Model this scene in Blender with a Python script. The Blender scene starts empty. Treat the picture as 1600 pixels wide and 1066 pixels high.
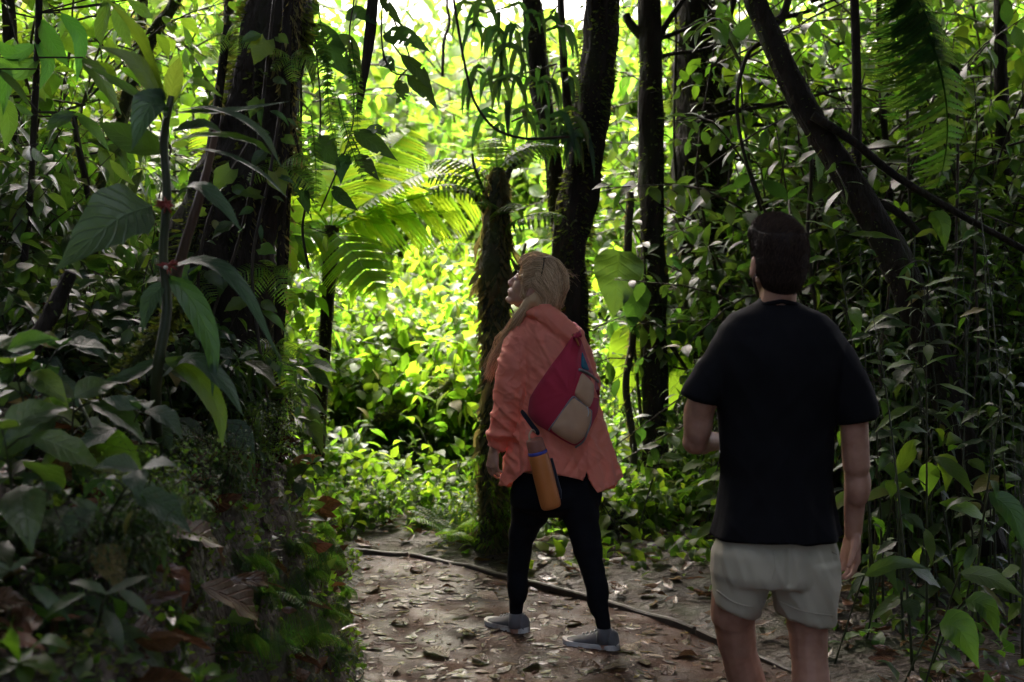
import bpy, bmesh, math, random
import numpy as np
from mathutils import Vector, Matrix, noise as mnoise
R = math.radians
rng = np.random.default_rng(11)
random.seed(5)
S = bpy.context.scene
COL = S.collection

# ------------------------------------------------------------------ camera, sky, sun, exposure
FPX, CX, CY, EYE = 2000.0, 800.0, 533.0, 1.65          # photograph: 1600 x 1066, 45 mm lens
PITCH = math.atan((533 - 402) / FPX)
cam_d = bpy.data.cameras.new("camera")
cam = bpy.data.objects.new("camera", cam_d); COL.objects.link(cam)
cam.location = (0, 0, EYE); cam.rotation_euler = (math.pi / 2 - PITCH, 0, 0)
cam_d.sensor_width = 36; cam_d.lens = 45; cam_d.clip_start = 0.05; cam_d.clip_end = 500
cam_d.dof.use_dof = True; cam_d.dof.focus_distance = 5.2; cam_d.dof.aperture_fstop = 3.2
S.camera = cam
SUN_EL, SUN_AZ = R(54), R(-14)                         # the sun stands beyond the clearing, a little to one side
world = bpy.data.worlds.new("World"); S.world = world; world.use_nodes = True
wn = world.node_tree; wn.nodes.clear()
sky = wn.nodes.new("ShaderNodeTexSky"); sky.sky_type = 'NISHITA'; sky.sun_disc = False
sky.sun_elevation = SUN_EL; sky.sun_rotation = SUN_AZ; sky.dust_density = 9.0; sky.air_density = 0.5; sky.ozone_density = 0.3
bg = wn.nodes.new("ShaderNodeBackground"); bg.inputs[1].default_value = 0.15
wo = wn.nodes.new("ShaderNodeOutputWorld")
wn.links.new(sky.outputs[0], bg.inputs[0]); wn.links.new(bg.outputs[0], wo.inputs[0])
sun_d = bpy.data.lights.new("sun", 'SUN'); sun_d.energy = 1.5; sun_d.angle = R(12); sun_d.color = (1, 0.95, 0.86)
sun = bpy.data.objects.new("sun", sun_d); COL.objects.link(sun)
to_sun = Vector((math.sin(SUN_AZ) * math.cos(SUN_EL), math.cos(SUN_AZ) * math.cos(SUN_EL), math.sin(SUN_EL)))
sun.rotation_euler = to_sun.to_track_quat('Z', 'Y').to_euler(); sun.location = (0, 10, 30)
S.view_settings.view_transform = 'Standard'; S.view_settings.look = 'None'
S.view_settings.gamma = 1; S.view_settings.use_curve_mapping = False
S.view_settings.exposure = 3.3
cy = S.cycles
cy.use_denoising = True; cy.max_bounces = 7; cy.diffuse_bounces = 4; cy.glossy_bounces = 3
cy.transmission_bounces = 5; cy.transparent_max_bounces = 4; cy.sample_clamp_indirect = 6.0
cy.caustics_reflective = False; cy.caustics_refractive = False

# ------------------------------------------------------------------ helpers
FWD = Vector((0, math.cos(PITCH), -math.sin(PITCH))); UPV = Vector((0, math.sin(PITCH), math.cos(PITCH)))
def P(px, py, Y):
    d = FWD + Vector((1, 0, 0)) * ((px - CX) / FPX) + UPV * (-(py - CY) / FPX)
    t = Y / d.y
    return Vector((d.x * t, Y, EYE + d.z * t))
def V3(*a): return Vector(a)
def smooth(a, b, x):
    t = np.clip((np.asarray(x, float) - a) / (b - a), 0, 1); return t * t * (3 - 2 * t)
def nz(x, y, z=0.0): return mnoise.noise(Vector((x, y, z)))

def tag(o, label=None, cat=None, group=None, kind=None):
    if label: o['label'] = label
    if cat: o['category'] = cat
    if group: o['group'] = group
    if kind: o['kind'] = kind
    return o
def empty(name, loc, label=None, cat=None, group=None):
    o = bpy.data.objects.new(name, None); COL.objects.link(o); o.location = loc
    o.empty_display_size = 0.1
    return tag(o, label, cat, group)
def link(name, me, parent=None, mat=None):
    """link a mesh given in WORLD coordinates; a parent at rest keeps it there"""
    o = bpy.data.objects.new(name, me); COL.objects.link(o)
    if mat is not None and len(me.materials) == 0: me.materials.append(mat)
    if parent is not None:
        o.parent = parent
        o.matrix_parent_inverse = Matrix.Translation(-Vector(parent.location)) if parent.parent is None else Matrix.Identity(4)
    return o
def link_local(name, me, parent, mat=None):
    o = bpy.data.objects.new(name, me); COL.objects.link(o); o.parent = parent
    if mat is not None and len(me.materials) == 0: me.materials.append(mat)
    return o
def copy_tree(o, parent=None):
    c = o.copy(); COL.objects.link(c)
    if parent is not None: c.parent = parent
    for ch in o.children: copy_tree(ch, c)
    return c

class MB:
    """collects polygons, then links them as one mesh"""
    def __init__(s): s.v = []; s.f = []; s.uv = []; s.n = 0
    def add(s, V, F, UV=None):
        V = np.asarray(V, float); s.v.append(V)
        s.f += [tuple(i + s.n for i in f) for f in F]
        s.uv.append(np.zeros((len(V), 2)) if UV is None else np.asarray(UV, float)); s.n += len(V)
    def tube(s, pts, radii, n=6, cap=True, rough=0.0, seed=0):
        pts = [Vector(p) for p in pts]; m = len(pts)
        if not hasattr(radii, '__len__'): radii = [radii] * m
        V = []; UV = []; F = []
        t0 = (pts[1] - pts[0]).normalized()
        side = t0.cross(Vector((0.13, 0.97, 0.21))).normalized()
        for i in range(m):
            t = (pts[min(i + 1, m - 1)] - pts[max(i - 1, 0)]).normalized()
            side = (side - t * side.dot(t)).normalized(); up = t.cross(side)
            for k in range(n):
                a = 2 * math.pi * k / n
                r = radii[i]
                if rough: q_ = pts[i].z * 3 + pts[i].x * 2; r *= 1 + rough * nz(math.cos(a) * 1.5 + seed, math.sin(a) * 1.5, q_) + 0.45 * rough * nz(math.cos(a) * 4 + seed, math.sin(a) * 4, q_ * 2.5) + 0.25 * rough * nz(math.cos(a) * 9 + seed, math.sin(a) * 9, q_ * 5)
                V.append(pts[i] + (side * math.cos(a) + up * math.sin(a)) * r); UV.append((k / n, i / m))
        for i in range(m - 1):
            for k in range(n):
                k2 = (k + 1) % n
                F.append((i * n + k, i * n + k2, (i + 1) * n + k2, (i + 1) * n + k))
        if cap:
            F.append(tuple(reversed(range(n)))); F.append(tuple((m - 1) * n + k for k in range(n)))
        s.add([tuple(v) for v in V], F, UV); return s
    def loft(s, rings):
        """rings: (center, axis_u, axis_v) each already scaled; closed with fans"""
        n = 28; V = []; F = []
        for c, u, v in rings:
            for k in range(n):
                a = 2 * math.pi * k / n; V.append(tuple(c + u * math.cos(a) + v * math.sin(a)))
        m = len(rings)
        for i in range(m - 1):
            for k in range(n):
                k2 = (k + 1) % n; F.append((i * n + k, i * n + k2, (i + 1) * n + k2, (i + 1) * n + k))
        F.append(tuple(reversed(range(n)))); F.append(tuple((m - 1) * n + k for k in range(n)))
        s.add(V, F); return s
    def cone(s, a, b, ra, rb, n=14):
        """tapered capsule"""
        a = Vector(a); b = Vector(b); t = (b - a).normalized(); pts = []; rr = []
        for k in range(4):
            q = math.pi / 2 * (1 - k / 4); pts.append(a - t * ra * math.sin(q)); rr.append(max(ra * math.cos(q), ra * 0.05))
        for k in range(5):
            q = math.pi / 2 * k / 4; pts.append(b + t * rb * math.sin(q)); rr.append(max(rb * math.cos(q), rb * 0.05))
        s.tube(pts, rr, n); return s
    def ell(s, c, ax):
        """ellipsoid: three scaled axis vectors"""
        n, m = 18, 12; V = []; F = []; c = Vector(c)
        for i in range(m + 1):
            th = math.pi * min(max(i / m, 0.012), 0.988)
            for k in range(n):
                a = 2 * math.pi * k / n
                V.append(tuple(c + ax[0] * (math.sin(th) * math.cos(a)) + ax[1] * (math.sin(th) * math.sin(a)) + ax[2] * math.cos(th)))
        for i in range(m):
            for k in range(n):
                k2 = (k + 1) % n; F.append((i * n + k, (i + 1) * n + k, (i + 1) * n + k2, i * n + k2))
        F.append(tuple(range(n))); F.append(tuple(reversed([m * n + k for k in range(n)])))
        s.add(V, F); return s
    def box(s, c, ax):
        c = Vector(c); V = []
        for sx in (-1, 1):
            for sy in (-1, 1):
                for sz in (-1, 1): V.append(tuple(c + ax[0] * sx + ax[1] * sy + ax[2] * sz))
        s.add(V, [(0, 1, 3, 2), (4, 6, 7, 5), (0, 4, 5, 1), (2, 3, 7, 6), (0, 2, 6, 4), (1, 5, 7, 3)]); return s
    def mesh(s, name, mat=None, smooth=True):
        V = np.concatenate(s.v); UV = np.concatenate(s.uv)
        me = bpy.data.meshes.new(name); me.from_pydata(V.tolist(), [], s.f)
        lay = me.uv_layers.new(name="UVMap")
        li = np.empty(len(me.loops), np.int32); me.loops.foreach_get("vertex_index", li)
        lay.data.foreach_set("uv", UV[li].astype(np.float32).ravel())
        if smooth: me.polygons.foreach_set("use_smooth", np.ones(len(me.polygons), bool))
        if mat: me.materials.append(mat)
        me.update(); return me
    def build(s, name, mat, parent=None, smooth=True):
        return link(name, s.mesh(name, mat, smooth), parent)

def fuse(mb, name, voxel, it, mat=None, fac=0.5):
    """one continuous surface out of overlapping closed shapes"""
    me = mb.mesh(name + "_src"); o = bpy.data.objects.new("tmp", me); COL.objects.link(o)
    bm = bmesh.new(); bm.from_mesh(me); bmesh.ops.recalc_face_normals(bm, faces=bm.faces); bm.to_mesh(me); bm.free()
    m = o.modifiers.new("r", 'REMESH'); m.mode = 'VOXEL'; m.voxel_size = voxel
    if it:
        m2 = o.modifiers.new("s", 'SMOOTH'); m2.factor = fac; m2.iterations = it
    dg = bpy.context.evaluated_depsgraph_get(); dg.update()
    out = bpy.data.meshes.new_from_object(o.evaluated_get(dg)); out.name = name
    bpy.data.objects.remove(o); bpy.data.meshes.remove(me)
    out.polygons.foreach_set("use_smooth", np.ones(len(out.polygons), bool))
    out.materials.clear()
    if mat: out.materials.append(mat)
    return out
def get_v(me):
    v = np.empty(len(me.vertices) * 3, np.float32); me.vertices.foreach_get("co", v); return v.reshape(-1, 3)
def set_v(me, v): me.vertices.foreach_set("co", np.asarray(v, np.float32).ravel()); me.update()
def get_n(me):
    v = np.empty(len(me.vertices) * 3, np.float32); me.vertices.foreach_get("normal", v); return v.reshape(-1, 3)

# ------------------------------------------------------------------ materials
def new_mat(name):
    m = bpy.data.materials.new(name); m.use_nodes = True; nt = m.node_tree; nt.nodes.clear()
    out = nt.nodes.new("ShaderNodeOutputMaterial"); return m, nt, out
def N(nt, t, **kw):
    n = nt.nodes.new(t)
    for k, v in kw.items():
        if k.startswith("i"): n.inputs[int(k[1:])].default_value = v
        else: setattr(n, k, v)
    return n
def rgba(c): return (c[0], c[1], c[2], 1)
def leaf_mat(name, base, trans, rough=0.42, mix=0.45, veins=9.0, depth=0.35, vary=0.5, spec=0.5, hue=0.03, spots=0.0):
    m, nt, out = new_mat(name); L = nt.links.new
    geo = N(nt, "ShaderNodeNewGeometry"); oi = N(nt, "ShaderNodeObjectInfo")
    ad = N(nt, "ShaderNodeMath", operation='ADD'); L(geo.outputs["Random Per Island"], ad.inputs[0]); L(oi.outputs["Random"], ad.inputs[1])
    fr = N(nt, "ShaderNodeMath", operation='FRACT'); L(ad.outputs[0], fr.inputs[0])
    fr2m = N(nt, "ShaderNodeMath", operation='MULTIPLY', i1=7.31); L(ad.outputs[0], fr2m.inputs[0])
    fr2 = N(nt, "ShaderNodeMath", operation='FRACT'); L(fr2m.outputs[0], fr2.inputs[0])
    val = N(nt, "ShaderNodeMapRange", i3=1 - vary * 0.6, i4=1 + vary * 0.55); L(fr.outputs[0], val.inputs[0])
    hu = N(nt, "ShaderNodeMapRange", i3=0.5 - hue, i4=0.5 + hue * 0.6); L(fr2.outputs[0], hu.inputs[0])
    # veins along the leaf: u across (-1..1), v along (0..1)
    uv = N(nt, "ShaderNodeUVMap"); sep = N(nt, "ShaderNodeSeparateXYZ"); L(uv.outputs[0], sep.inputs[0])
    ab = N(nt, "ShaderNodeMath", operation='ABSOLUTE'); L(sep.outputs[0], ab.inputs[0])
    k1 = N(nt, "ShaderNodeMath", operation='MULTIPLY', i1=-0.22); L(ab.outputs[0], k1.inputs[0])
    k2 = N(nt, "ShaderNodeMath", operation='ADD'); L(k1.outputs[0], k2.inputs[0]); L(sep.outputs[1], k2.inputs[1])
    k3 = N(nt, "ShaderNodeMath", operation='MULTIPLY', i1=veins * 6.283); L(k2.outputs[0], k3.inputs[0])
    k4 = N(nt, "ShaderNodeMath", operation='SINE'); L(k3.outputs[0], k4.inputs[0])
    k5 = N(nt, "ShaderNodeMapRange", i1=0.55, i2=1.0, i3=0.0, i4=1.0); L(k4.outputs[0], k5.inputs[0])
    mid = N(nt, "ShaderNodeMapRange", i1=0.0, i2=0.09, i3=1.0, i4=0.0); L(ab.outputs[0], mid.inputs[0])
    mx = N(nt, "ShaderNodeMath", operation='MAXIMUM'); L(k5.outputs[0], mx.inputs[0]); L(mid.outputs[0], mx.inputs[1])
    no = N(nt, "ShaderNodeTexNoise", i2=22.0, i3=3.0); tc = N(nt, "ShaderNodeTexCoord"); L(tc.outputs["Object"], no.inputs["Vector"])
    bh = N(nt, "ShaderNodeMath", operation='MULTIPLY_ADD', i1=-0.8); L(mx.outputs[0], bh.inputs[0]); L(no.outputs[0], bh.inputs[2])
    bump = N(nt, "ShaderNodeBump", i0=depth, i1=0.01); L(bh.outputs[0], bump.inputs["Height"])
    hs = N(nt, "ShaderNodeHueSaturation", i4=rgba(base)); L(hu.outputs[0], hs.inputs[0]); L(val.outputs[0], hs.inputs[2])
    lt = N(nt, "ShaderNodeMix", data_type='RGBA', blend_type='MULTIPLY'); lt.inputs[0].default_value = 1
    nr = N(nt, "ShaderNodeMapRange", i1=0.3, i2=0.75, i3=0.75, i4=1.25); L(no.outputs[0], nr.inputs[0])
    L(hs.outputs[0], lt.inputs[6]); L(nr.outputs[0], lt.inputs[7])
    vm = N(nt, "ShaderNodeMix", data_type='RGBA'); vf = N(nt, "ShaderNodeMath", operation='MULTIPLY', i1=0.35); L(mx.outputs[0], vf.inputs[0])
    L(vf.outputs[0], vm.inputs[0]); L(lt.outputs[2], vm.inputs[6]); vm.inputs[7].default_value = (min(base[0] * 2.2, 1), min(base[1] * 1.6, 1), base[2] * 2, 1)
    hs2 = N(nt, "ShaderNodeHueSaturation", i4=rgba(trans)); L(hu.outputs[0], hs2.inputs[0]); L(val.outputs[0], hs2.inputs[2])
    col_s = vm.outputs[2]
    if spots:
        vo = N(nt, "ShaderNodeTexNoise", i2=9.0, i3=4.0); L(tc.outputs["Object"], vo.inputs["Vector"])
        sp = N(nt, "ShaderNodeMapRange", i1=0.62, i2=0.70, i3=0.0, i4=spots); L(vo.outputs[0], sp.inputs[0])
        sm = N(nt, "ShaderNodeMix", data_type='RGBA'); L(sp.outputs[0], sm.inputs[0]); L(col_s, sm.inputs[6]); sm.inputs[7].default_value = (0.09, 0.06, 0.02, 1); col_s = sm.outputs[2]
    old = N(nt, "ShaderNodeMapRange", i1=0.93, i2=0.97, i3=0.0, i4=0.85); L(fr2.outputs[0], old.inputs[0]); om = N(nt, "ShaderNodeMix", data_type='RGBA'); L(old.outputs[0], om.inputs[0]); L(col_s, om.inputs[6]); om.inputs[7].default_value = (0.20, 0.14, 0.03, 1); col_s = om.outputs[2]
    pb = N(nt, "ShaderNodeBsdfPrincipled"); L(col_s, pb.inputs["Base Color"]); pb.inputs["Roughness"].default_value = rough
    pb.inputs["Specular IOR Level"].default_value = spec; L(bump.outputs[0], pb.inputs["Normal"])
    tr = N(nt, "ShaderNodeBsdfTranslucent"); L(hs2.outputs[0], tr.inputs[0]); L(bump.outputs[0], tr.inputs[1])
    ms = N(nt, "ShaderNodeMixShader", i0=mix); L(pb.outputs[0], ms.inputs[1]); L(tr.outputs[0], ms.inputs[2]); L(ms.outputs[0], out.inputs[0])
    return m
def surf_mat(name, stops, scale=6.0, rough=(0.6, 0.9), bump=0.4, bscale=30.0, bdist=0.02, detail=8.0, stretch=None, spec=0.4, coord="Object", sheen=0.0, sub=0.0):
    """noise-graded surface; stops = [(pos, colour), ...]"""
    m, nt, out = new_mat(name); L = nt.links.new
    tc = N(nt, "ShaderNodeTexCoord"); mp = N(nt, "ShaderNodeMapping"); L(tc.outputs[coord], mp.inputs[0])
    if stretch: mp.inputs["Scale"].default_value = stretch
    n1 = N(nt, "ShaderNodeTexNoise", i2=scale, i3=detail); L(mp.outputs[0], n1.inputs["Vector"])
    rp = N(nt, "ShaderNodeValToRGB"); e = rp.color_ramp.elements
    while len(e) < len(stops): e.new(0.5)
    for k, (p, c) in enumerate(stops): e[k].position = p; e[k].color = rgba(c)
    L(n1.outputs[0], rp.inputs[0])
    n2 = N(nt, "ShaderNodeTexNoise", i2=bscale, i3=6.0); L(mp.outputs[0], n2.inputs["Vector"])
    b = N(nt, "ShaderNodeBump", i0=bump, i1=bdist); L(n2.outputs[0], b.inputs["Height"])
    pb = N(nt, "ShaderNodeBsdfPrincipled"); L(rp.outputs[0], pb.inputs["Base Color"]); L(b.outputs[0], pb.inputs["Normal"])
    n3 = N(nt, "ShaderNodeTexNoise", i2=scale * 1.7, i3=4.0); L(mp.outputs[0], n3.inputs["Vector"])
    rr = N(nt, "ShaderNodeMapRange", i1=0.35, i2=0.65, i3=rough[0], i4=rough[1]); L(n3.outputs[0], rr.inputs[0]); L(rr.outputs[0], pb.inputs["Roughness"])
    pb.inputs["Specular IOR Level"].default_value = spec
    if sheen: pb.inputs["Sheen Weight"].default_value = sheen
    if sub:
        pb.inputs["Subsurface Weight"].default_value = sub; pb.inputs["Subsurface Radius"].default_value = (0.012, 0.005, 0.003); pb.inputs["Subsurface Scale"].default_value = 1.0
    L(pb.outputs[0], out.inputs[0]); return m
M = {}
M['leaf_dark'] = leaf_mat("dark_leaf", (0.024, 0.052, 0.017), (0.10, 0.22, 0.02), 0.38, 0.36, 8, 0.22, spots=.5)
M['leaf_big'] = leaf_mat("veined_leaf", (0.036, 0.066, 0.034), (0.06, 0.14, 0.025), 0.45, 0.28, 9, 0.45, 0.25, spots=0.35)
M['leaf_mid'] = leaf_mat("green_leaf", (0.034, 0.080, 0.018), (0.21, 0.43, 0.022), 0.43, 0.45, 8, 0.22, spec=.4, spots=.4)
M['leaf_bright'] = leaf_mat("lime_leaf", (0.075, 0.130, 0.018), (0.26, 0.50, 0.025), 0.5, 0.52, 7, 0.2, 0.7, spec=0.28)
M['leaf_silhouette'] = leaf_mat("silhouette_leaf", (0.020, 0.045, 0.015), (0.05, 0.13, 0.015), 0.42, 0.28, 8, 0.2, spec=.35, spots=.5)  # darkened, less translucent leaf, so foliage reads as silhouettes against the light
M['fern_dark'] = leaf_mat("dark_fern_leaf", (0.022, 0.052, 0.014), (0.10, 0.24, 0.02), 0.65, 0.4, 3, 0.1, spec=.15)
M['leaf_fern'] = leaf_mat("fern_leaf", (0.060, 0.120, 0.018), (0.40, 0.66, 0.03), 0.5, 0.58, 3, 0.2, 0.25)  # translucent colour raised so the shaded fronds glow as if backlit
M['leaf_far'] = leaf_mat("far_leaf", (0.070, 0.112, 0.020), (0.22, 0.42, 0.035), 0.65, 0.55, 6, 0.1, 0.7, spec=0.2, hue=0.03)
M['leaf_canopy'] = leaf_mat("canopy_leaf", (0.035, 0.060, 0.022), (0.07, 0.12, 0.025), 0.5, 0.3, 6, 0.1, 0.5, spec=0.3)  # dim and barely translucent, keeping green fill off the foreground
M['leaf_young'] = leaf_mat("young_leaf", (0.09, 0.17, 0.025), (0.32, 0.52, 0.04), 0.4, 0.5, 9, 0.6, 0.2)
M['dead'] = leaf_mat("dead_leaf", (0.105, 0.055, 0.027), (0.20, 0.10, 0.03), 0.27, 0.15, 8, 0.8, 0.9, hue=0.02, spots=0.6)
M['dead_pale'] = leaf_mat("pale_dead_leaf", (0.24, 0.17, 0.10), (0.22, 0.13, 0.05), 0.40, 0.15, 9, 0.9, 0.6, hue=0.02, spots=0.5)
M['bark'] = surf_mat("bark", [(0.3, (0.014, 0.011, 0.008)), (0.55, (0.036, 0.028, 0.020)), (0.75, (0.028, 0.036, 0.011))], 7, (0.75, 0.95), 1.0, 26, 0.06, stretch=(1, 1, 0.3), spec=.2)
M['bark_moss'] = surf_mat("mossy_bark", [(0.3, (0.028, 0.022, 0.014)), (0.5, (0.045, 0.055, 0.014)), (0.7, (0.07, 0.085, 0.018))], 6, (0.75, 0.95), 1.0, 40, 0.03)
M['bark_red'] = surf_mat("brown_bark", [(0.3, (0.06, 0.035, 0.022)), (0.7, (0.13, 0.08, 0.05))], 9, (0.5, 0.8), 0.6, 30, 0.01, stretch=(1, 1, 0.3))
M['stem'] = surf_mat("stem", [(0.3, (0.020, 0.030, 0.010)), (0.7, (0.042, 0.050, 0.018))], 9, (0.4, 0.7), 0.3, 40, 0.004)
M['twig'] = surf_mat("twig", [(0.3, (0.022, 0.017, 0.011)), (0.7, (0.055, 0.042, 0.026))], 9, (0.6, 0.9), 0.4, 40, 0.004)
M['moss'] = leaf_mat("moss", (0.055, 0.080, 0.016), (0.16, 0.22, 0.02), 0.7, 0.4, 2, 0.1, 0.7)
M['moss_dry'] = leaf_mat("hanging_moss", (0.10, 0.095, 0.035), (0.26, 0.24, 0.06), 0.8, 0.45, 2, 0.1, 0.6)
M['soil'] = surf_mat("forest_floor", [(0.28, (0.018, 0.013, 0.009)), (0.5, (0.050, 0.034, 0.022)), (0.68, (0.035, 0.040, 0.014)), (0.8, (0.08, 0.055, 0.035))], 3.5, (0.4, 0.85), 1.0, 22, 0.05, detail=12)
M['path'] = surf_mat("wet_path_soil", [(0.28, (0.020, 0.009, 0.005)), (0.48, (0.052, 0.022, 0.011)), (0.7, (0.088, 0.040, 0.021))], 3.2, (0.32, 0.8), 0.5, 60, 0.012, detail=12, spec=0.14)
M['wood'] = surf_mat("weathered_wood", [(0.3, (0.035, 0.028, 0.022)), (0.7, (0.085, 0.070, 0.055))], 7, (0.35, 0.6), 0.6, 30, 0.006, stretch=(1, 1, 1))

# ------------------------------------------------------------------ leaf shapes
PROF = {
 'ovate': [(0, 0), (.06, .10), (.18, .22), (.36, .275), (.55, .24), (.72, .155), (.86, .07), (.94, .025), (1, 0)],
 'lance': [(0, 0), (.08, .06), (.25, .115), (.45, .13), (.65, .105), (.82, .055), (.93, .02), (1, 0)],
 'blade': [(0, .012), (.1, .04), (.3, .065), (.55, .066), (.8, .04), (.93, .015), (1, 0)],
 'round': [(0, 0), (.08, .17), (.25, .31), (.45, .36), (.65, .31), (.82, .18), (.93, .06), (1, 0)],
 'ellip': [(0, 0), (.08, .09), (.25, .20), (.48, .245), (.7, .195), (.86, .10), (.95, .035), (1, 0)],
 'heart': [(0, .20), (.05, .33), (.18, .42), (.38, .40), (.58, .29), (.76, .17), (.9, .06), (1, 0)],
}
def wid(kind, t):
    p = PROF[kind]; return np.interp(t, [a for a, b in p], [b for a, b in p])
def leaf_tmpl(kind, nl=5, fold=0.25, droop=0.5, nc=1, wav=0.0):
    """template along +y, unit length, upper side +z"""
    cs = np.linspace(-1, 1, 2 * nc + 1); ts = np.linspace(0, 1, nl + 1) ** 0.95
    V = []; UV = []; F = []; y = 0.0; z = 0.0; pt = 0.0
    for i, t in enumerate(ts):
        a = -droop * t ** 1.4 + droop * 0.25
        if i: y += (t - pt) * math.cos(a); z += (t - pt) * math.sin(a)
        pt = t; w = float(wid(kind, t)) if 0 < i < nl else (float(wid(kind, t)) if kind == 'heart' and i == 0 else 0.012)
        for c in cs:
            yy = y - (0.16 * abs(c) ** 1.5 if kind == 'heart' and i == 0 else 0)
            V.append((c * w, yy, z + fold * abs(c) * w + wav * w * math.sin(t * 17 + c * 2) * abs(c))); UV.append((c, t))
    n = len(cs)
    for i in range(nl):
        for k in range(n - 1): F.append((i * n + k, i * n + k + 1, (i + 1) * n + k + 1, (i + 1) * n + k))
    return np.array(V), F, np.array(UV)
def frames(axis, nrm):
    a = axis / np.linalg.norm(axis, axis=1, keepdims=True)
    n = nrm - (nrm * a).sum(1, keepdims=True) * a
    n /= np.maximum(np.linalg.norm(n, axis=1, keepdims=True), 1e-6)
    x = np.cross(a, n); return np.stack([x, a, n], axis=2)          # columns
def bulk(name, tm, pos, axis, nrm, size, mat, wscale=None):
    """many leaves of one template as one mesh"""
    V, F, UV = tm; n = len(pos); k = len(V)
    Rm = frames(np.asarray(axis, float), np.asarray(nrm, float))
    T = np.repeat(V[None], n, 0)
    if wscale is not None: T = T * np.stack([wscale, np.ones(n), np.ones(n)], 1)[:, None, :]
    W = np.einsum('nij,nkj->nki', Rm, T) * np.asarray(size)[:, None, None] + np.asarray(pos)[:, None, :]
    lt = np.array([len(f) for f in F]); li = np.array([i for f in F for i in f])
    me = bpy.data.meshes.new(name); nf = len(F)
    me.vertices.add(n * k); me.vertices.foreach_set("co", W.astype(np.float32).ravel())
    loops = (li[None] + (np.arange(n) * k)[:, None]).ravel()
    me.loops.add(len(loops)); me.loops.foreach_set("vertex_index", loops.astype(np.int32))
    tot = np.tile(lt, n); st = np.concatenate([[0], np.cumsum(tot)[:-1]])
    me.polygons.add(nf * n); me.polygons.foreach_set("loop_start", st.astype(np.int32))
    try: me.polygons.foreach_set("loop_total", tot.astype(np.int32))
    except Exception: pass
    me.polygons.foreach_set("use_smooth", np.ones(nf * n, bool))
    lay = me.uv_layers.new(name="UVMap"); lay.data.foreach_set("uv", np.tile(UV[li], (n, 1)).astype(np.float32).ravel())
    me.update(calc_edges=True); me.validate()
    if mat: me.materials.append(mat)
    return me
T_OV = leaf_tmpl('ovate', 5, .22, .7); T_LA = leaf_tmpl('lance', 5, .25, .8); T_EL = leaf_tmpl('ellip', 4, .2, .5)
T_RO = leaf_tmpl('round', 4, .18, .4); T_BL = leaf_tmpl('blade', 5, .3, 1.0); T_HE = leaf_tmpl('heart', 5, .2, .5)
T_SM = leaf_tmpl('ellip', 3, .2, .3)
_leaf_cache = {}
def leaf_mesh(kind, mat, var=0):
    """a single fuller leaf, shared by many part objects"""
    key = (kind, mat, var)
    if key not in _leaf_cache:
        V, F, UV = leaf_tmpl(kind, 8, [.22, .12, .3][var % 3], [.8, .4, 1.2][var % 3], 1 if kind in ('blade', 'lance') else 2, .12)
        mb = MB(); mb.add(V, F, UV); _leaf_cache[key] = mb.mesh("leaf_" + kind, M[mat])
    return _leaf_cache[key]
def put_leaf(parent, kind, mat, pos, axis, nrm, L, var=0, w=1.0, name="leaf"):
    """a leaf part placed in its plant's own coordinates"""
    o = link_local(name, leaf_mesh(kind, mat, var), parent)
    f = frames(np.array([axis], float), np.array([nrm], float))[0]
    m = Matrix([[f[i][0] * L * w, f[i][1] * L, f[i][2] * L, pos[i]] for i in range(3)] + [[0, 0, 0, 1]])
    o.matrix_local = m; return o
def bez(p, n):
    """smooth curve through a point list (Catmull-Rom)"""
    p = [Vector(q) for q in p]; q = [p[0] * 2 - p[1]] + p + [p[-1] * 2 - p[-2]]; out = []
    seg = len(p) - 1
    for i in range(n + 1):
        s = min(i / n * seg, seg - 1e-6); k = int(s); t = s - k
        a, b, c, d = q[k], q[k + 1], q[k + 2], q[k + 3]
        out.append(0.5 * ((2 * b) + (c - a) * t + (2 * a - 5 * b + 4 * c - d) * t * t + (3 * b - a - 3 * c + d) * t ** 3))
    return out
def curve_leaf(parent, pts, width, mat, kind='lance', face=(0, -1, 0.2), nl=12, fold=0.2, wav=0.08, name="leaf", holes=0):
    """one leaf whose midrib follows the given points (world), upper side turned to face"""
    c = bez(pts, nl); mb = MB(); V = []; UV = []; F = []; fv = Vector(face)
    mw = max(b for a, b in PROF[kind]); cs = (-1, -.5, 0, .5, 1)
    for i, p in enumerate(c):
        t = i / nl; tan = (c[min(i + 1, nl)] - c[max(i - 1, 0)]).normalized()
        s = tan.cross(fv).normalized(); n = s.cross(tan)
        w = max(float(wid(kind, t)) / mw * width / 2, width * 0.015)
        for k in cs:
            V.append(tuple(p + s * (k * w) + n * (fold * abs(k) * w + wav * w * abs(k) * math.sin(t * 23 + k * 3)))); UV.append((k, t))
    for i in range(nl):
        for k in range(4):
            if holes and k in (0, 3, 1) and 2 < i < nl - 2 and random.random() < holes: continue
            F.append((i * 5 + k, i * 5 + k + 1, (i + 1) * 5 + k + 1, (i + 1) * 5 + k))
    mb.add(V, F, UV)
    return mb.build(name, M[mat], parent)
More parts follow.
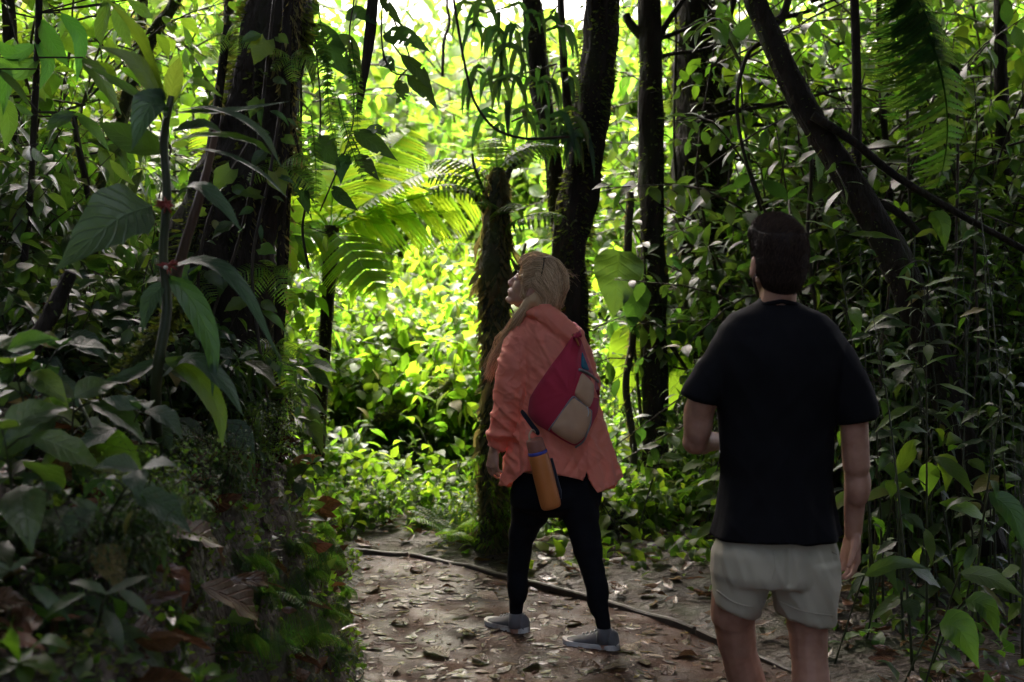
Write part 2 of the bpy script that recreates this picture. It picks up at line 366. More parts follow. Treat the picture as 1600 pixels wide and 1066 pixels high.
# ------------------------------------------------------------------ terrain
BX = [-9, -6, -2, -.96, -.56, -.066, .37, .80, 1.10, 1.9, 3.0]
BY = [7.4, 7.3, 7.2, 7.11, 7.0, 6.56, 6.13, 5.61, 5.0, 3.0, -3.0]
def board_y(x): return float(np.interp(x, BX, BY))
def bank_edge(y): return -0.56 - 0.045 * max(y - 3, 0) ** 1.3 - 0.06 * math.sin(y * 2.3)
def bank_h(x, y):
    d = bank_edge(y) - x
    if d < -0.3: return 0.0
    env = float(smooth(0.6, 3.4, y) * (1 - smooth(6.0, 7.3, y)))
    env = max(env, float(smooth(-1.0, -3.0, x) * (1 - smooth(6.3, 9.0, y)) * 0.8))
    h = 0.80 * float(smooth(-0.06, 0.34, d)) + 0.50 * max(d - 0.1, 0) ** 0.9
    h = min(h, 1.9 + 0.1 * d)
    return env * h
def ground_z(x, y):
    z = bank_h(x, y)
    if z > 0.02: z += (0.09 * nz(x * 2.2, y * 2.2, 3) + 0.05 * nz(x * 6, y * 6, 1)) * min(z * 2, 1)
    off = y - board_y(x)
    if off > 0: z += 0.05 * nz(x * 1.5, y * 1.5, 9) * min(off, 1) + 0.02 * nz(x * 5, y * 5, 4) * min(off, 1) + 0.03 * min(off * 3, 1)
    if y > 8: z += 0.055 * (min(y, 45) - 8) + 0.25 * nz(x * .25, y * .25) * min((y - 8) / 6, 1)
    if abs(x) > 4: z += min(0.03 * (abs(x) - 4) ** 1.5, 1.8) * min(max((y + 4) / 10, 0), 1)
    return z
def G(x, y, dz=0.0): return Vector((x, y, ground_z(x, y) + dz))
def gp(px, py, y0=4.0, y1=40.0):
    """ground point seen at a pixel"""
    for y in np.arange(y0, y1, 0.04):
        p = P(px, py, y)
        if p.z <= ground_z(p.x, p.y): return p
    return P(px, py, y1)
def grid_mesh(name, xs, ys, zf, keep, mat):
    nx, ny = len(xs), len(ys)
    V = [(x, y, zf(x, y)) for y in ys for x in xs]
    F = [(j * nx + i, j * nx + i + 1, (j + 1) * nx + i + 1, (j + 1) * nx + i) for j in range(ny - 1) for i in range(nx - 1) if keep(xs[i], ys[j])]
    mb = MB(); mb.add(V, F, [(v[0], v[1]) for v in V]); return link(name, mb.mesh(name, mat))
xs = np.concatenate([np.linspace(-70, -8, 26), np.linspace(-7.5, -2.6, 26), np.arange(-2.5, 2.6, .06), np.linspace(2.7, 8, 26), np.linspace(9, 70, 26)])
ys = np.concatenate([np.linspace(-40, -2, 20), np.arange(-1.5, 1, .3), np.arange(1, 9, .06), np.linspace(9.1, 22, 60), np.linspace(23, 110, 40)])
tag(grid_mesh("ground", xs, ys, ground_z, lambda a, b: True, M['soil']), kind='structure')
def path_z(x, y):
    return 0.012 + 0.016 * nz(x * 1.7, y * 1.7, 7) + 0.005 * nz(x * 6, y * 6, 2) + 0.003 * nz(x * 14, y * 14, 5)
xs = np.concatenate([np.linspace(-7, -1.4, 24), np.arange(-1.3, 1.7, .03), np.linspace(1.75, 3, 10)])
ys = np.concatenate([np.linspace(-3, 3.9, 16), np.arange(4, 7.3, .03)])
tag(grid_mesh("path", xs, ys, path_z, lambda a, b: b < board_y(a + .03) - 0.015 and bank_h(a, b) < 0.3, M['path']), kind='structure')

# ------------------------------------------------------------------ wooden edging of the path
def flat(px, py):
    a = P(px, py, 4); d = a - Vector((0, 0, EYE)); return Vector((0, 0, EYE)) + d * (-EYE / d.z)
bpts = [flat(x, y) for x, y in ((452, 861), (530, 866), (640, 874), (722, 890), (790, 908), (925, 943), (1012, 968), (1088, 993), (1160, 1022), (1250, 1062), (1400, 1130))]
runs = [(0, 2, 'far'), (2, 5, 'mid'), (5, 7, 'a'), (7, 9, 'b'), (9, 10, 'c')]
blab = ["thin dark edging board along the far end of the path where it bends away",
        "weathered edging board running behind the feet of the person in the orange jacket",
        "grey edging board sunk in litter between the two walkers",
        "edging board beside the pale shorts, half covered with wet leaves",
        "short edging board next to the bare legs under the pale shorts"]
for (a, b, _), lb in zip(runs, blab):
    mb = MB(); c = bez(bpts[a:b + 1], (b - a) * 5); th = 0.014
    V = []; F = []
    for i, p in enumerate(c):
        t = (c[min(i + 1, len(c) - 1)] - c[max(i - 1, 0)]).normalized(); s = Vector((-t.y, t.x, 0)).normalized()
        top = 0.036 + 0.012 * nz(p.x * 4, p.y * 4) + 0.004 * nz(p.x * 15, p.y * 15); bot = -0.05
        q = Vector((p.x, p.y, 0)); 
        if i in (0, len(c) - 1): q -= t * (0.012 if i else -0.012)
        for so, zz in ((-th, bot), (-th, top - .006), (-th + .006, top), (th - .006, top), (th, top - .006), (th, bot)): V.append(tuple(q + s * so + Vector((0, 0, zz))))
    for i in range(len(c) - 1):
        for k in range(6): k2 = (k + 1) % 6; F.append((i * 6 + k, (i + 1) * 6 + k, (i + 1) * 6 + k2, i * 6 + k2))
    F.append(tuple(range(6))); F.append(tuple(reversed([(len(c) - 1) * 6 + k for k in range(6)])))
    mb.add(V, F); o = mb.build("edging_board", M['wood'], smooth=False)
    tag(o, lb, "edging board", "boards edging the path")
    
# ------------------------------------------------------------------ dead leaves
def litter_pts(n, x0, x1, y0, y1, keep, r):
    out = []
    while len(out) < n:
        x = r.uniform(x0, x1); y = r.uniform(y0, y1)
        if keep(x, y): out.append((x, y))
    return out
def on_path(x, y): return y < board_y(x) - .03 and bank_h(x, y) < 0.12
def surf_n(x, y, e=0.05):
    zx = (ground_z(x + e, y) - ground_z(x - e, y)) / (2 * e); zy = (ground_z(x, y + e) - ground_z(x, y - e)) / (2 * e)
    return Vector((-zx, -zy, 1)).normalized()
r = np.random.default_rng(3)
def litter(name, pts, s0, s1, mat, kinds=('ovate', 'ellip', 'lance'), tilt=0.35, lift=0.006, flat=1.0):
    per = {k: [] for k in kinds}
    for x, y in pts: per[kinds[r.integers(len(kinds))]].append((x, y))
    meshes = []
    for k in kinds:
        q = per[k]
        if not q: continue
        pos = []; ax = []; nn = []
        for x, y in q:
            z = path_z(x, y) if on_path(x, y) else ground_z(x, y); n = surf_n(x, y) if not on_path(x, y) else Vector((0, 0, 1))
            pos.append((x, y, z + r.uniform(lift, lift * 3)))
            a = r.uniform(0, 6.283); v = Vector((math.cos(a), math.sin(a), r.normal(0, tilt * .4))); ax.append(v)
            nn.append(n + Vector((r.normal(0, tilt), r.normal(0, tilt), 0)))
        me = bulk(name, leaf_tmpl(k, 4, [.35, -.3, .2][r.integers(3)] * flat, r.uniform(-.9, .9) * flat, 1, .25 * flat), pos, ax, nn, r.uniform(s0, s1, len(q)), None, r.uniform(.7, 1.3, len(q)))
        meshes.append(me)
    bm = bmesh.new()
    for me in meshes: bm.from_mesh(me); bpy.data.meshes.remove(me)
    out = bpy.data.meshes.new(name); bm.to_mesh(out); bm.free(); out.materials.append(M[mat])
    o = link(name, out); return tag(o, kind='stuff')
litter("leaf_litter", litter_pts(640, -1.5, 2.2, 4.2, 7.3, on_path, r), .03, .10, 'dead', tilt=.05, lift=.002, flat=.3)
litter("leaf_litter", litter_pts(140, -1.5, 2.2, 4.2, 7.3, on_path, r), .03, .08, 'dead_pale', tilt=.08, lift=.002, flat=.4)
litter("leaf_crumbs", litter_pts(1800, -1.5, 2.2, 4.2, 7.3, on_path, r), .008, .03, 'dead', tilt=.3, lift=.002)
litter("leaf_litter", litter_pts(2600, -.8, 4.5, 3.8, 10.5, lambda x, y: y > board_y(x) + .02, r), .05, .13, 'dead', lift=.012)
litter("leaf_litter", litter_pts(1500, -2.6, -.5, 2.0, 6.8, lambda x, y: bank_h(x, y) > .1, r), .05, .15, 'dead', lift=.012, tilt=.5)
# the bigger ones lie there one by one
fl = [(700, 1036, .19, 'dead_pale', 'large curled pale brown leaf on the path near the bottom, widest of the litter'),
      (560, 1000, .10, 'dead', None), (640, 985, .11, 'dead_pale', None), (610, 1020, .12, 'dead', None), (735, 970, .12, 'dead_pale', None), (690, 930, .10, 'dead', None),
      (580, 935, .12, 'dead_pale', None), (660, 900, .10, 'dead', None), (840, 1045, .15, 'dead', None), (870, 1010, .12, 'dead_pale', None), (760, 1050, .12, 'dead', None),
      (1000, 1030, .11, 'dead_pale', None), (1045, 1050, .13, 'dead', None), (1090, 1035, .10, 'dead_pale', None), (980, 1055, .12, 'dead', None), (905, 1060, .12, 'dead', None),
      (560, 890, .12, 'dead', None), (620, 1055, .12, 'dead_pale', None), (715, 1000, .11, 'dead', None), (745, 935, .13, 'dead_pale', None), (860, 955, .11, 'dead', None), (880, 985, .10, 'dead_pale', None)]
for px, py, L, mt, lb in fl:
    p = gp(px, py, 4.2); p.z = path_z(p.x, p.y) + .012
    root = empty("fallen_leaf", p, lb or "wet brown dead leaf lying flat on the muddy path", "dead leaf", "single dead leaves on the path")
    a = r.uniform(0, 6.28); put_leaf(root, ['ovate', 'ellip'][r.integers(2)], mt, (0, 0, 0), (math.cos(a), math.sin(a), r.uniform(-.05, .12)), (r.normal(0, .25), r.normal(0, .25), 1), L, r.integers(3), 1.1, name="blade")
big = [((235, 850), (335, 905), 58, 'dead_pale', 'big dry tan leaf on the dark bank under the trunk'), ((285, 925), (382, 1003), 60, 'dead_pale', 'longest pale dead leaf hanging down the bank face'),
       ((215, 905), (268, 975), 30, 'dead', 'narrow rusty dead leaf leaning on the bank'), ((330, 915), (395, 925), 26, 'dead', 'reddish brown strip of dead leaf lying across the bank')]
for (x0, y0), (x1, y1), w, mt, lb in big:
    a = gp(x0, y0, 2.0); b = gp(x1, y1, 2.0); n = surf_n(a.x, a.y)
    a = a + n * .05; b = b + n * .05 + Vector((0, -.03, 0)); mid = (a + b) / 2 + n * .05
    root = empty("fallen_leaf", a, lb, "dead leaf"); curve_leaf(root, [a, mid, b], w * a.y / FPX, mt, 'ovate', n + Vector((0, -.5, .2)), fold=.3, wav=.25, name="blade")
# ------------------------------------------------------------------ trees
place_later = []
def ptrunk(pts, Y, n=54, dY=None):
    if dY is None: dY = [0] * len(pts)
    w = [P(x, y, Y + d) for (x, y), d in zip(pts, dY)]; return bez(w, n)
def rad(rs, Y, n=54): return [float(np.interp(i / n * (len(rs) - 1), range(len(rs)), rs)) * Y / FPX for i in range(n + 1)]
def moss_geo(name, pts, radii, count, size, mat, seed, hang=0.0, lo=0.0, hi=1.0):
    """short blades standing off (or hanging from) a trunk"""
    q = np.random.default_rng(seed); m = len(pts); pos = []; ax = []; nn = []
    for _ in range(count):
        f = q.uniform(lo, hi) * (m - 1.001); i = int(f); t = f - i
        c = pts[i].lerp(pts[i + 1], t); rr = radii[i] * (1 - t) + radii[i + 1] * t
        tan = (pts[i + 1] - pts[i]).normalized(); s = tan.cross(Vector((.1, 1, .2))).normalized(); u = tan.cross(s)
        a = q.uniform(0, 6.283); o = s * math.cos(a) + u * math.sin(a)
        if nz(c.x * 2 + o.x, c.z * 2.5, o.y + seed) < -0.12: continue
        pos.append(c + o * rr * 0.93); d = o * (1 - hang) + Vector((q.normal(0, .45), q.normal(0, .45), -.35 - hang * 1.3)); ax.append(d); nn.append((q.normal(), q.normal(), q.normal()))
    return bulk(name, leaf_tmpl('blade', 2, .1, .5), pos, ax, nn, q.uniform(size * .4, size * 1.5, len(pos)), M[mat], np.full(len(pos), 2.2))
def tree(name, label, cat, pts, radii, mat='bark', group=None, moss=0, msize=.03, mmat='moss', seed=1, rough=.35, n=12, branches=(), hang=0.0):
    root = empty(name, pts[-1] if pts[-1].z < pts[0].z else pts[0], label, cat, group)
    mb = MB(); mb.tube(pts, radii, n, rough=rough, seed=seed); mb.build("trunk", M[mat], root)
    for bp, br in branches:
        b = MB(); b.tube(bp, br, 7, rough=.25, seed=seed); b.build("branch", M[mat], root)
    if moss: tag(link("moss", moss_geo("moss", pts, radii, moss, msize, mmat, seed, hang), root), kind='stuff')
    return root
def px_branch(pts, Y, r0, r1, n=12, dY=None):
    c = ptrunk(pts, Y, n, dY); return c, [(r0 + (r1 - r0) * i / n) * Y / FPX for i in range(n + 1)]

T1p = ptrunk([(450, -420), (442, -60), (425, 60), (408, 180), (382, 290), (350, 380), (335, 470), (318, 620), (300, 800)], 5.0)
T1 = tree("broad_tree", "huge dark mossy trunk leaning out of the bank, thickest of all the trees", "tree", T1p, rad([46, 50, 54, 56, 68, 78, 86, 112, 150], 5.0), 'bark', moss=6500, msize=.035, seed=2, rough=.32, n=28)
for k, (pp, r0, r1) in enumerate([([(452, -40), (446, 140), (440, 330), (436, 520), (432, 700)], 9, 6), ([(467, -40), (462, 60), (455, 170), (470, 250)], 6, 2), ([(420, 60), (452, 200), (446, 420), (428, 690)], 4, 4), ([(355, 40), (330, 230), (300, 400), (262, 520), (220, 680)], 6, 7), ([(400, 100), (392, 300), (380, 480), (372, 680)], 5, 5), ([(372, 300), (345, 440), (330, 560), (300, 690)], 8, 10), ([(410, 280), (402, 430), (420, 560), (452, 660)], 7, 8)]):
    c, rr = px_branch(pp, 4.75 + .03 * k, r0, r1, 18); b = MB(); b.tube(c, rr, 6, rough=.4, seed=k); b.build("aerial_root", M['bark'], T1)
    tag(link("moss", moss_geo("moss", c, rr, 420, .028, 'moss_dry', 40 + k, .5), T1), kind='stuff')

T3p = ptrunk([(778, 262), (775, 350), (772, 460), (774, 600), (772, 760), (768, 880), (762, 915)], 7.0)
T3 = tree("broken_trunk", "mossy broken tree trunk standing behind the person in orange", "tree stump", T3p, rad([7, 19, 21, 20, 21, 25, 36], 7.0), 'bark_moss', moss=5200, msize=.055, mmat='moss_dry', seed=5, n=14,
          branches=[px_branch([(765, 320), (752, 290), (742, 262), (738, 240)], 7.0, 4, 1.5), px_branch([(788, 290), (800, 262), (820, 250)], 7.0, 6, 2), px_branch([(760, 330), (735, 300), (712, 300)], 7.0, 6, 2), px_branch([(785, 450), (810, 420), (822, 380)], 7.0, 5, 2)], hang=.55)
tag(link("hanging_moss", moss_geo("hanging_moss", T3p, rad([22, 26, 26, 24, 26, 28, 34], 7.0), 380, .12, 'moss_dry', 61, .85, .0, .75), T3), kind='stuff')
for k in range(9):
    a = k * .7 + .2; b_ = T3p[int(k * 1.4)]; place_later.append((T3, b_, Vector((math.cos(a), math.sin(a) * .7 - .3, .5)), random.uniform(.28, .5)))
T4a = tree("slender_tree", "slim dark trunk crossing beside the mossy leaning one", "tree", ptrunk([(800, -260), (826, -50), (845, 130), (866, 260), (878, 400), (885, 520), (898, 850)], 8.3), rad([14, 15, 15, 15, 16, 16, 20], 8.3), 'bark', moss=1500, msize=.035, seed=7)
T4b = tree("mossy_tree", "tall mossy trunk rising directly behind the blonde head", "tree", ptrunk([(960, -420), (941, -40), (930, 120), (908, 280), (893, 400), (893, 560), (903, 860)], 7.6), rad([22, 26, 27, 27, 26, 26, 34], 7.6), 'bark', moss=5200, msize=.035, seed=8, n=16)
T4c = tree("dead_pole", "thin bare dead stem hanging between the two mossy trunks", "dead stem", ptrunk([(872, -120), (876, -10), (882, 100), (889, 190), (890, 240)], 7.8), rad([5, 5, 6, 7, 6], 7.8), 'bark')
T5 = tree("straight_tree", "straight dark trunk between the two walkers", "tree", ptrunk([(1008, -420), (1015, -40), (1018, 200), (1021, 500), (1024, 700), (1030, 830)], 8.3), rad([16, 18, 19, 20, 20, 26], 8.3), 'bark', moss=2600, msize=.03, seed=9, n=14,
          branches=[px_branch([(1016, 66), (998, 52), (984, 36), (978, 22)], 8.3, 9, 6), px_branch([(1020, 90), (1040, 40), (1075, -10)], 8.3, 6, 4), px_branch([(1026, 62), (1060, 50), (1110, 25), (1160, -20)], 8.3, 4, 2), px_branch([(1018, 95), (1045, 85), (1110, 75), (1135, 45), (1150, -10)], 8.3, 3, 4)])
T6 = tree("dark_tree", "wide dark trunk with hanging roots behind the straight one", "tree", ptrunk([(1105, -420), (1098, -40), (1096, 150), (1092, 350), (1088, 550), (1082, 810)], 9.2), rad([40, 44, 47, 48, 48, 62], 9.2), 'bark', moss=3800, msize=.06, seed=10, n=16, hang=.4)
T7 = tree("leaning_tree", "dark bare trunk leaning diagonally above the dark-haired head", "tree", ptrunk([(1030, -480), (1165, -60), (1190, 20), (1258, 165), (1332, 285), (1392, 395), (1440, 510), (1500, 680), (1540, 860)], 6.2), rad([14, 16, 17, 19, 21, 23, 22, 24, 34], 6.2), 'bark', moss=1300, msize=.02, seed=11, n=14,
          branches=[px_branch([(1270, 180), (1335, 222), (1400, 275), (1500, 335), (1620, 400)], 6.1, 8, 5, 14), px_branch([(1205, 40), (1225, 20), (1238, -30)], 6.2, 8, 5), px_branch([(1338, 280), (1338, 120), (1334, -40)], 6.3, 9, 6), px_branch([(1212, 62), (1172, 80), (1152, 150), (1160, 230), (1190, 330)], 6.4, 4, 2), px_branch([(1450, 380), (1400, 330), (1330, 300)], 6.3, 5, 8)])
sap = [([(1372, -40), (1378, 150), (1390, 300), (1404, 600), (1406, 800)], 7.9, (4, 5, 5, 6, 6), "thin sapling stem between the leaning trunk and the hanging fern"),
       ([(1440, -40), (1442, 160), (1448, 400), (1452, 600), (1455, 800)], 8.4, (6, 7, 7, 8, 9), "sapling stem behind the fern frond"),
       ([(1562, -40), (1566, 200), (1572, 420), (1570, 640), (1575, 800)], 7.6, (9, 11, 11, 12, 14), "dark straight sapling near the edge of the thicket"),
       ([(1290, 300), (1288, 400), (1284, 560), (1280, 780)], 8.8, (12, 14, 15, 18), "reddish brown stump rising behind the man's shoulder"),
       ([(62, -40), (55, 150), (48, 300), (30, 480), (10, 640)], 4.6, (5, 5, 5, 6, 7), "thin dark stem with long bright leaves over the bank"),
       ([(115, 175), (122, 230), (140, 320), (150, 420)], 5.2, (4, 4, 5, 6), "short forked stem beside the big veined leaves"),
       ([(285, -40), (236, 60), (190, 180), (160, 300), (130, 470), (110, 620)], 7.6, (9, 10, 11, 12, 13, 15), "mossy sloping trunk seen past the big veined leaves"),
       ([(360, -40), (352, 100), (330, 260), (300, 420), (280, 640)], 8.4, (8, 9, 10, 11, 13), "mossy upright trunk just past the broad dark one"),
       ([(225, -40), (218, 60), (205, 200), (200, 400), (190, 620)], 9.5, (8, 9, 10, 11, 13), "grey mossy trunk deep in the lit thicket above the bank"),
       ([(12, -40), (20, 200), (15, 420), (20, 640)], 7.0, (10, 11, 12, 14), "dark trunk at the very edge over the bank")]
for k, (pp, Y, rs, lb) in enumerate(sap):
    if pp[0][1] < 0: pp = [(pp[0][0] + (pp[0][0] - pp[1][0]) * 1.2, -420)] + pp; rs = (rs[0] * .7,) + rs
    _t = tree("sapling", lb, "sapling", ptrunk(pp, Y), rad(rs, Y), 'bark_moss' if 'mossy' in lb else ('bark_red' if 'reddish' in lb else 'bark'), moss=900 if 'mossy' in lb else 150, msize=.045 if 'mossy' in lb else .02, mmat='moss_dry' if 'mossy' in lb else 'moss', seed=20 + k, n=9, hang=.3)
    if 'sloping' in lb: T3b = _t
# sloping log, pole, hanging dead branch, mossy log on the ground
tree("fallen_log", "rotten dark log propped on the bank below the big veined leaf", "log", ptrunk([(112, 425), (75, 500), (20, 600), (-40, 700)], 3.9), rad([10, 13, 15, 16], 3.9), 'bark', moss=200, msize=.02, seed=31)
tree("dead_pole", "brown bare pole leaning past the big veined leaves", "dead stem", ptrunk([(338, 205), (318, 290), (295, 365), (268, 450), (240, 540)], 3.8), rad([5, 7, 7, 8, 8], 3.8), 'bark_red', seed=32)
tree("dead_branch", "black dead branch hanging down from the canopy over the path bend", "branch", ptrunk([(600, -200), (584, -10), (575, 80), (560, 175)], 5.2), rad([9, 8, 7, 5], 5.2), 'bark', seed=33)
tree("fallen_log", "mossy fallen branch slanting through the herbs between the walkers", "log", ptrunk([(930, 775), (985, 820), (1040, 865), (1085, 905)], 7.4), rad([7, 9, 9, 8], 7.4), 'bark_moss', moss=700, msize=.04, seed=34)
tree("dead_branch", "mossy branch sloping down across the dark bank plants", "branch", ptrunk([(290, 470), (215, 560), (150, 640), (90, 690)], 3.7), rad([7, 9, 10, 10], 3.7), 'bark_moss', moss=900, msize=.03, seed=35)
tree("fallen_log", "arched mossy branch in the bright thicket beside the orange sleeve", "log", ptrunk([(585, 655), (640, 640), (690, 610), (715, 585)], 9.0), rad([6, 7, 6, 4], 9.0), 'bark_moss', moss=300, msize=.04, seed=36)
# lianas
def vine(name, label, pts, Y, r, cat="vine", group=None, mat='twig', moss=0, seed=1):
    c = ptrunk(pts, Y, 30); root = empty(name, c[0], label, cat, group); mb = MB(); rr = [r * Y / FPX] * 31
    mb.tube(c, rr, 6, rough=.3, seed=seed); mb.build("stem", M[mat], root)
    if moss: tag(link("moss", moss_geo("moss", c, rr, moss, .035, 'moss_dry', seed, .4), root), kind='stuff')
    return root
vine("hanging_liana", "curved bare liana sweeping down to the mossy trunk", [(702, -60), (712, 20), (728, 110), (742, 160), (772, 200), (815, 216), (860, 216), (890, 214)], 7.2, 2.0)
vine("hanging_liana", "twisted dark liana between the mossy trunks and the straight one", [(985, 300), (980, 420), (990, 520), (978, 600), (990, 700), (985, 800)], 8.0, 6, moss=300)
vine("hanging_liana", "thin liana drooping in front of the leaning trunk", [(1255, 120), (1268, 260), (1262, 380), (1280, 520), (1290, 640)], 7.0, 3)
for k, (x0, x1, y0, y1, Y) in enumerate([(1050, 1062, -20, 420, 9.0), (1075, 1070, 260, 640, 9.0), (1125, 1130, 250, 640, 9.0), (1145, 1138, -20, 330, 8.8), (1110, 1104, 330, 700, 9.0), (1410, 1425, -20, 720, 7.0), (1490, 1500, 120, 760, 6.6), (1530, 1522, 300, 900, 6.2), (1385, 1372, 350, 860, 6.4), (470, 482, 100, 420, 5.2), (1340, 1352, 380, 800, 8.0), (700, 690, -20, 120, 9.0)]):
    q = random.Random(k); vine("hanging_root", "thin aerial root hanging straight down among the dark trunks", [(x0 + (x1 - x0) * t + q.uniform(-7, 7), y0 + (y1 - y0) * t) for t in (0, .2, .4, .6, .8, 1)], Y, 2.2, "aerial root", "thin hanging aerial roots", seed=k)
q = random.Random(77)
mb = MB()
for k in range(16):
    x = q.uniform(1040, 1560); y = q.uniform(-30, 330); Y = q.uniform(7.5, 10); a = q.uniform(-.6, 1.0); L = q.uniform(120, 320)
    pts = ptrunk([(x + L * t * math.cos(a) + q.uniform(-15, 15), y + L * t * math.sin(a) + q.uniform(-15, 15)) for t in (0, .25, .5, .75, 1)], Y, 14, [0, .1, .2, .1, .3])
    root = empty("tangled_branch", pts[0], "dark bare crooked branch tangled in the shaded canopy by the leaning trunk", "branch", "crooked branches in the shaded canopy")
    b = MB(); b.tube(pts, [(4.5 - 3.2 * i / 14) * Y / FPX for i in range(15)], 6, rough=.4, seed=k); b.build("limb", M['bark'], root)
    for s in range(3):
        i = q.randrange(3, 12); p0 = pts[i]; d = Vector((q.uniform(-.4, .4), q.uniform(-.2, .2), q.uniform(-.5, .3)))
        b = MB(); b.tube(bez([p0, p0 + d * .5 + Vector((0, 0, .05)), p0 + d], 6), [.006, .005, .005, .004, .003, .003, .002], 5); b.build("twig", M['bark'], root)

# ------------------------------------------------------------------ shrub and crown geometry (shared by copies)
def shrub_geo(seed, stems, height, spread, per, L, tm, droop=.5, mat='leaf_mid', smat='stem', bare=.2, side=2, arch=.3, rad0=.007, upright=.3):
    q = np.random.default_rng(seed); sm = MB(); pos = []; ax = []; nn = []; sz = []
    def leafy(c, n, t0):
        for j in range(n):
            t = t0 + (1 - t0) * (j + q.uniform(0, .8)) / n; f = min(t, .999) * (len(c) - 1); i = int(f); p = c[i].lerp(c[i + 1], f - i)
            tan = (c[i + 1] - c[i]).normalized(); a = j * 2.4 + q.uniform(-.5, .5)
            s = tan.cross(Vector((.3, .9, .1))).normalized(); u = tan.cross(s); o = s * math.cos(a) + u * math.sin(a)
            d = o * .9 + tan * upright + Vector((0, 0, -droop)) + Vector(q.normal(0, .2, 3)); l = L * q.uniform(.55, 1.2) * (1 - .35 * t)
            pos.append(p + o * .015); ax.append(d); nn.append(Vector((0, 0, 1)) * 0.9 + o * .5 + Vector(q.normal(0, .35, 3))); sz.append(l)
    for s in range(stems):
        a = q.uniform(0, 6.283); r0 = spread * .12 * q.uniform(0, 1); lean = spread * q.uniform(.3, 1) ; h = height * q.uniform(.6, 1.05)
        p = [Vector((r0 * math.cos(a), r0 * math.sin(a), 0))]
        for k in range(1, 6):
            t = k / 5; p.append(Vector(((r0 + lean * t ** 1.6) * math.cos(a) + q.normal(0, .03) * height * .5, (r0 + lean * t ** 1.6) * math.sin(a) + q.normal(0, .03) * height * .5, h * (t - arch * t * t * .5))))
        c = bez(p, 10); sm.tube(c, [rad0 * (1 - .8 * i / 10) for i in range(11)], 5); leafy(c, per, bare)
        for b in range(side):
            i = int(q.uniform(3, 9)); d = Vector((q.normal(0, 1), q.normal(0, 1), q.uniform(-.1, .7))).normalized() * height * q.uniform(.2, .4)
            e = bez([c[i], c[i] + d * .5, c[i] + d + Vector((0, 0, -.08 * height))], 6); sm.tube(e, [rad0 * .5 * (1 - .7 * k / 6) for k in range(7)], 4); leafy(e, max(per // 2, 2), .15)
    return bulk("foliage", tm, pos, ax, nn, sz, M[mat]), sm.mesh("stems", M[smat])
def fern_geo(seed, fr, L, mat='leaf_fern', lift=.9):
    """rosette of pinnate fronds, each frond its own mesh"""
    return None
def frond_mesh(L=1.0, pairs=22, width=.34, droop=.9, mat='leaf_fern', teeth=9, name="frond", fill=.9, notch=.5):
    """pinnate frond along +y, toothed leaflets, shared by all ferns"""
    V = []; F = []; UV = []; sp = MB(); pts = []
    y = z = 0.0
    for i in range(41):
        t = i / 40; a = .25 * droop - droop * t ** 1.3
        if i: y += L / 40 * math.cos(a); z += L / 40 * math.sin(a)
        pts.append(Vector((0, y, z)))
    mb = MB(); mb.tube(pts, [.008 * L * (1 - .85 * i / 40) for i in range(41)], 5)
    for k in range(pairs):
        t = .14 + .85 * k / pairs; i = int(t * 40); p = pts[i]; tan = (pts[min(i + 1, 40)] - pts[i - 1]).normalized()
        w = width * L * math.sin(math.pi * min(t * .93 + .05, 1)) ** .7 * (1 if t < .8 else 1)
        up = Vector((1, 0, 0)).cross(tan)
        for sd in (-1, 1):
            d = (Vector((sd, 0, 0)) + tan * .33 - up * .12).normalized(); q = L / pairs * fill
            rows = teeth * 2; a0 = len(V)
            for j in range(rows + 1):
                s = j / rows; half = q * .5 * (1 - s) ** .6 * (1.0 if j % 2 == 0 else notch) if j < rows else .001
                c = p + d * (w * s) - up * (w * .22 * s * s)
                V += [tuple(c - tan * half), tuple(c + up * -.006 * L), tuple(c + tan * half)]; UV += [(-1, s), (0, s), (1, s)]
            for j in range(rows):
                b = a0 + j * 3; F += [(b, b + 1, b + 4, b + 3), (b + 1, b + 2, b + 5, b + 4)]
    mb.add(V, F, UV); return mb.mesh(name, M[mat])
FROND = frond_mesh(1, 28, .36, .5, 'leaf_fern', 8, fill=1.35, notch=.7); FROND_D = frond_mesh(1, 27, .24, 1.2, 'fern_dark', 6, fill=1.0, notch=.6); FROND_S = frond_mesh(1, 18, .24, 1.1, 'leaf_mid', 3); FROND_B = frond_mesh(1, 13, .30, 1.3, 'leaf_mid', 4); FROND_K = frond_mesh(1, 17, .34, 1.3, 'fern_dark', 5); FROND_T = frond_mesh(1, 22, .10, .6, 'fern_dark', 3)
def place_frond(root, me, base, axis, nrm, L, name="frond"):
    o = link_local(name, me, root); f = frames(np.array([axis], float), np.array([nrm], float))[0]; b = Vector(base) - Vector(root.location)
    o.matrix_local = Matrix([[f[i][0] * L, f[i][1] * L, f[i][2] * L, b[i]] for i in range(3)] + [[0, 0, 0, 1]]); return o

for rt, b_, d_, L_ in place_later: place_frond(rt, FROND_B, b_, d_, (0, -.5, 1), L_)
# tree fern, its glow put into the translucent leaf colour
tf = P(517, 358, 8.2); tfp = ptrunk([(518, 352), (515, 430), (508, 540), (500, 650), (494, 760)], 8.2)
TF = tree("tree_fern", "slim black-stemmed tree fern with huge glowing fronds over the path bend", "tree fern", tfp, rad([13, 10, 10, 11, 13], 8.2), 'bark', moss=900, msize=.03, seed=41, n=9)
for tip, up, L in (((742, 308), (0, -.9, .55), 1.0), ((575, 455), (.3, -1, .2), .72), ((640, 215), (-.4, -.9, .5), .95), ((540, 190), (-.6, -.7, .3), .8), ((430, 250), (.3, -.8, .6), .8), ((420, 420), (0, -.8, .6), .7), ((610, 380), (.2, -.9, .6), .8)):
    e = P(tip[0], tip[1], 8.2 + (-.5 if tip[1] > 400 else .2)); d = e - tf; place_frond(TF, FROND, tf, d + Vector((0, 0, .12)), up, d.length * 1.12)
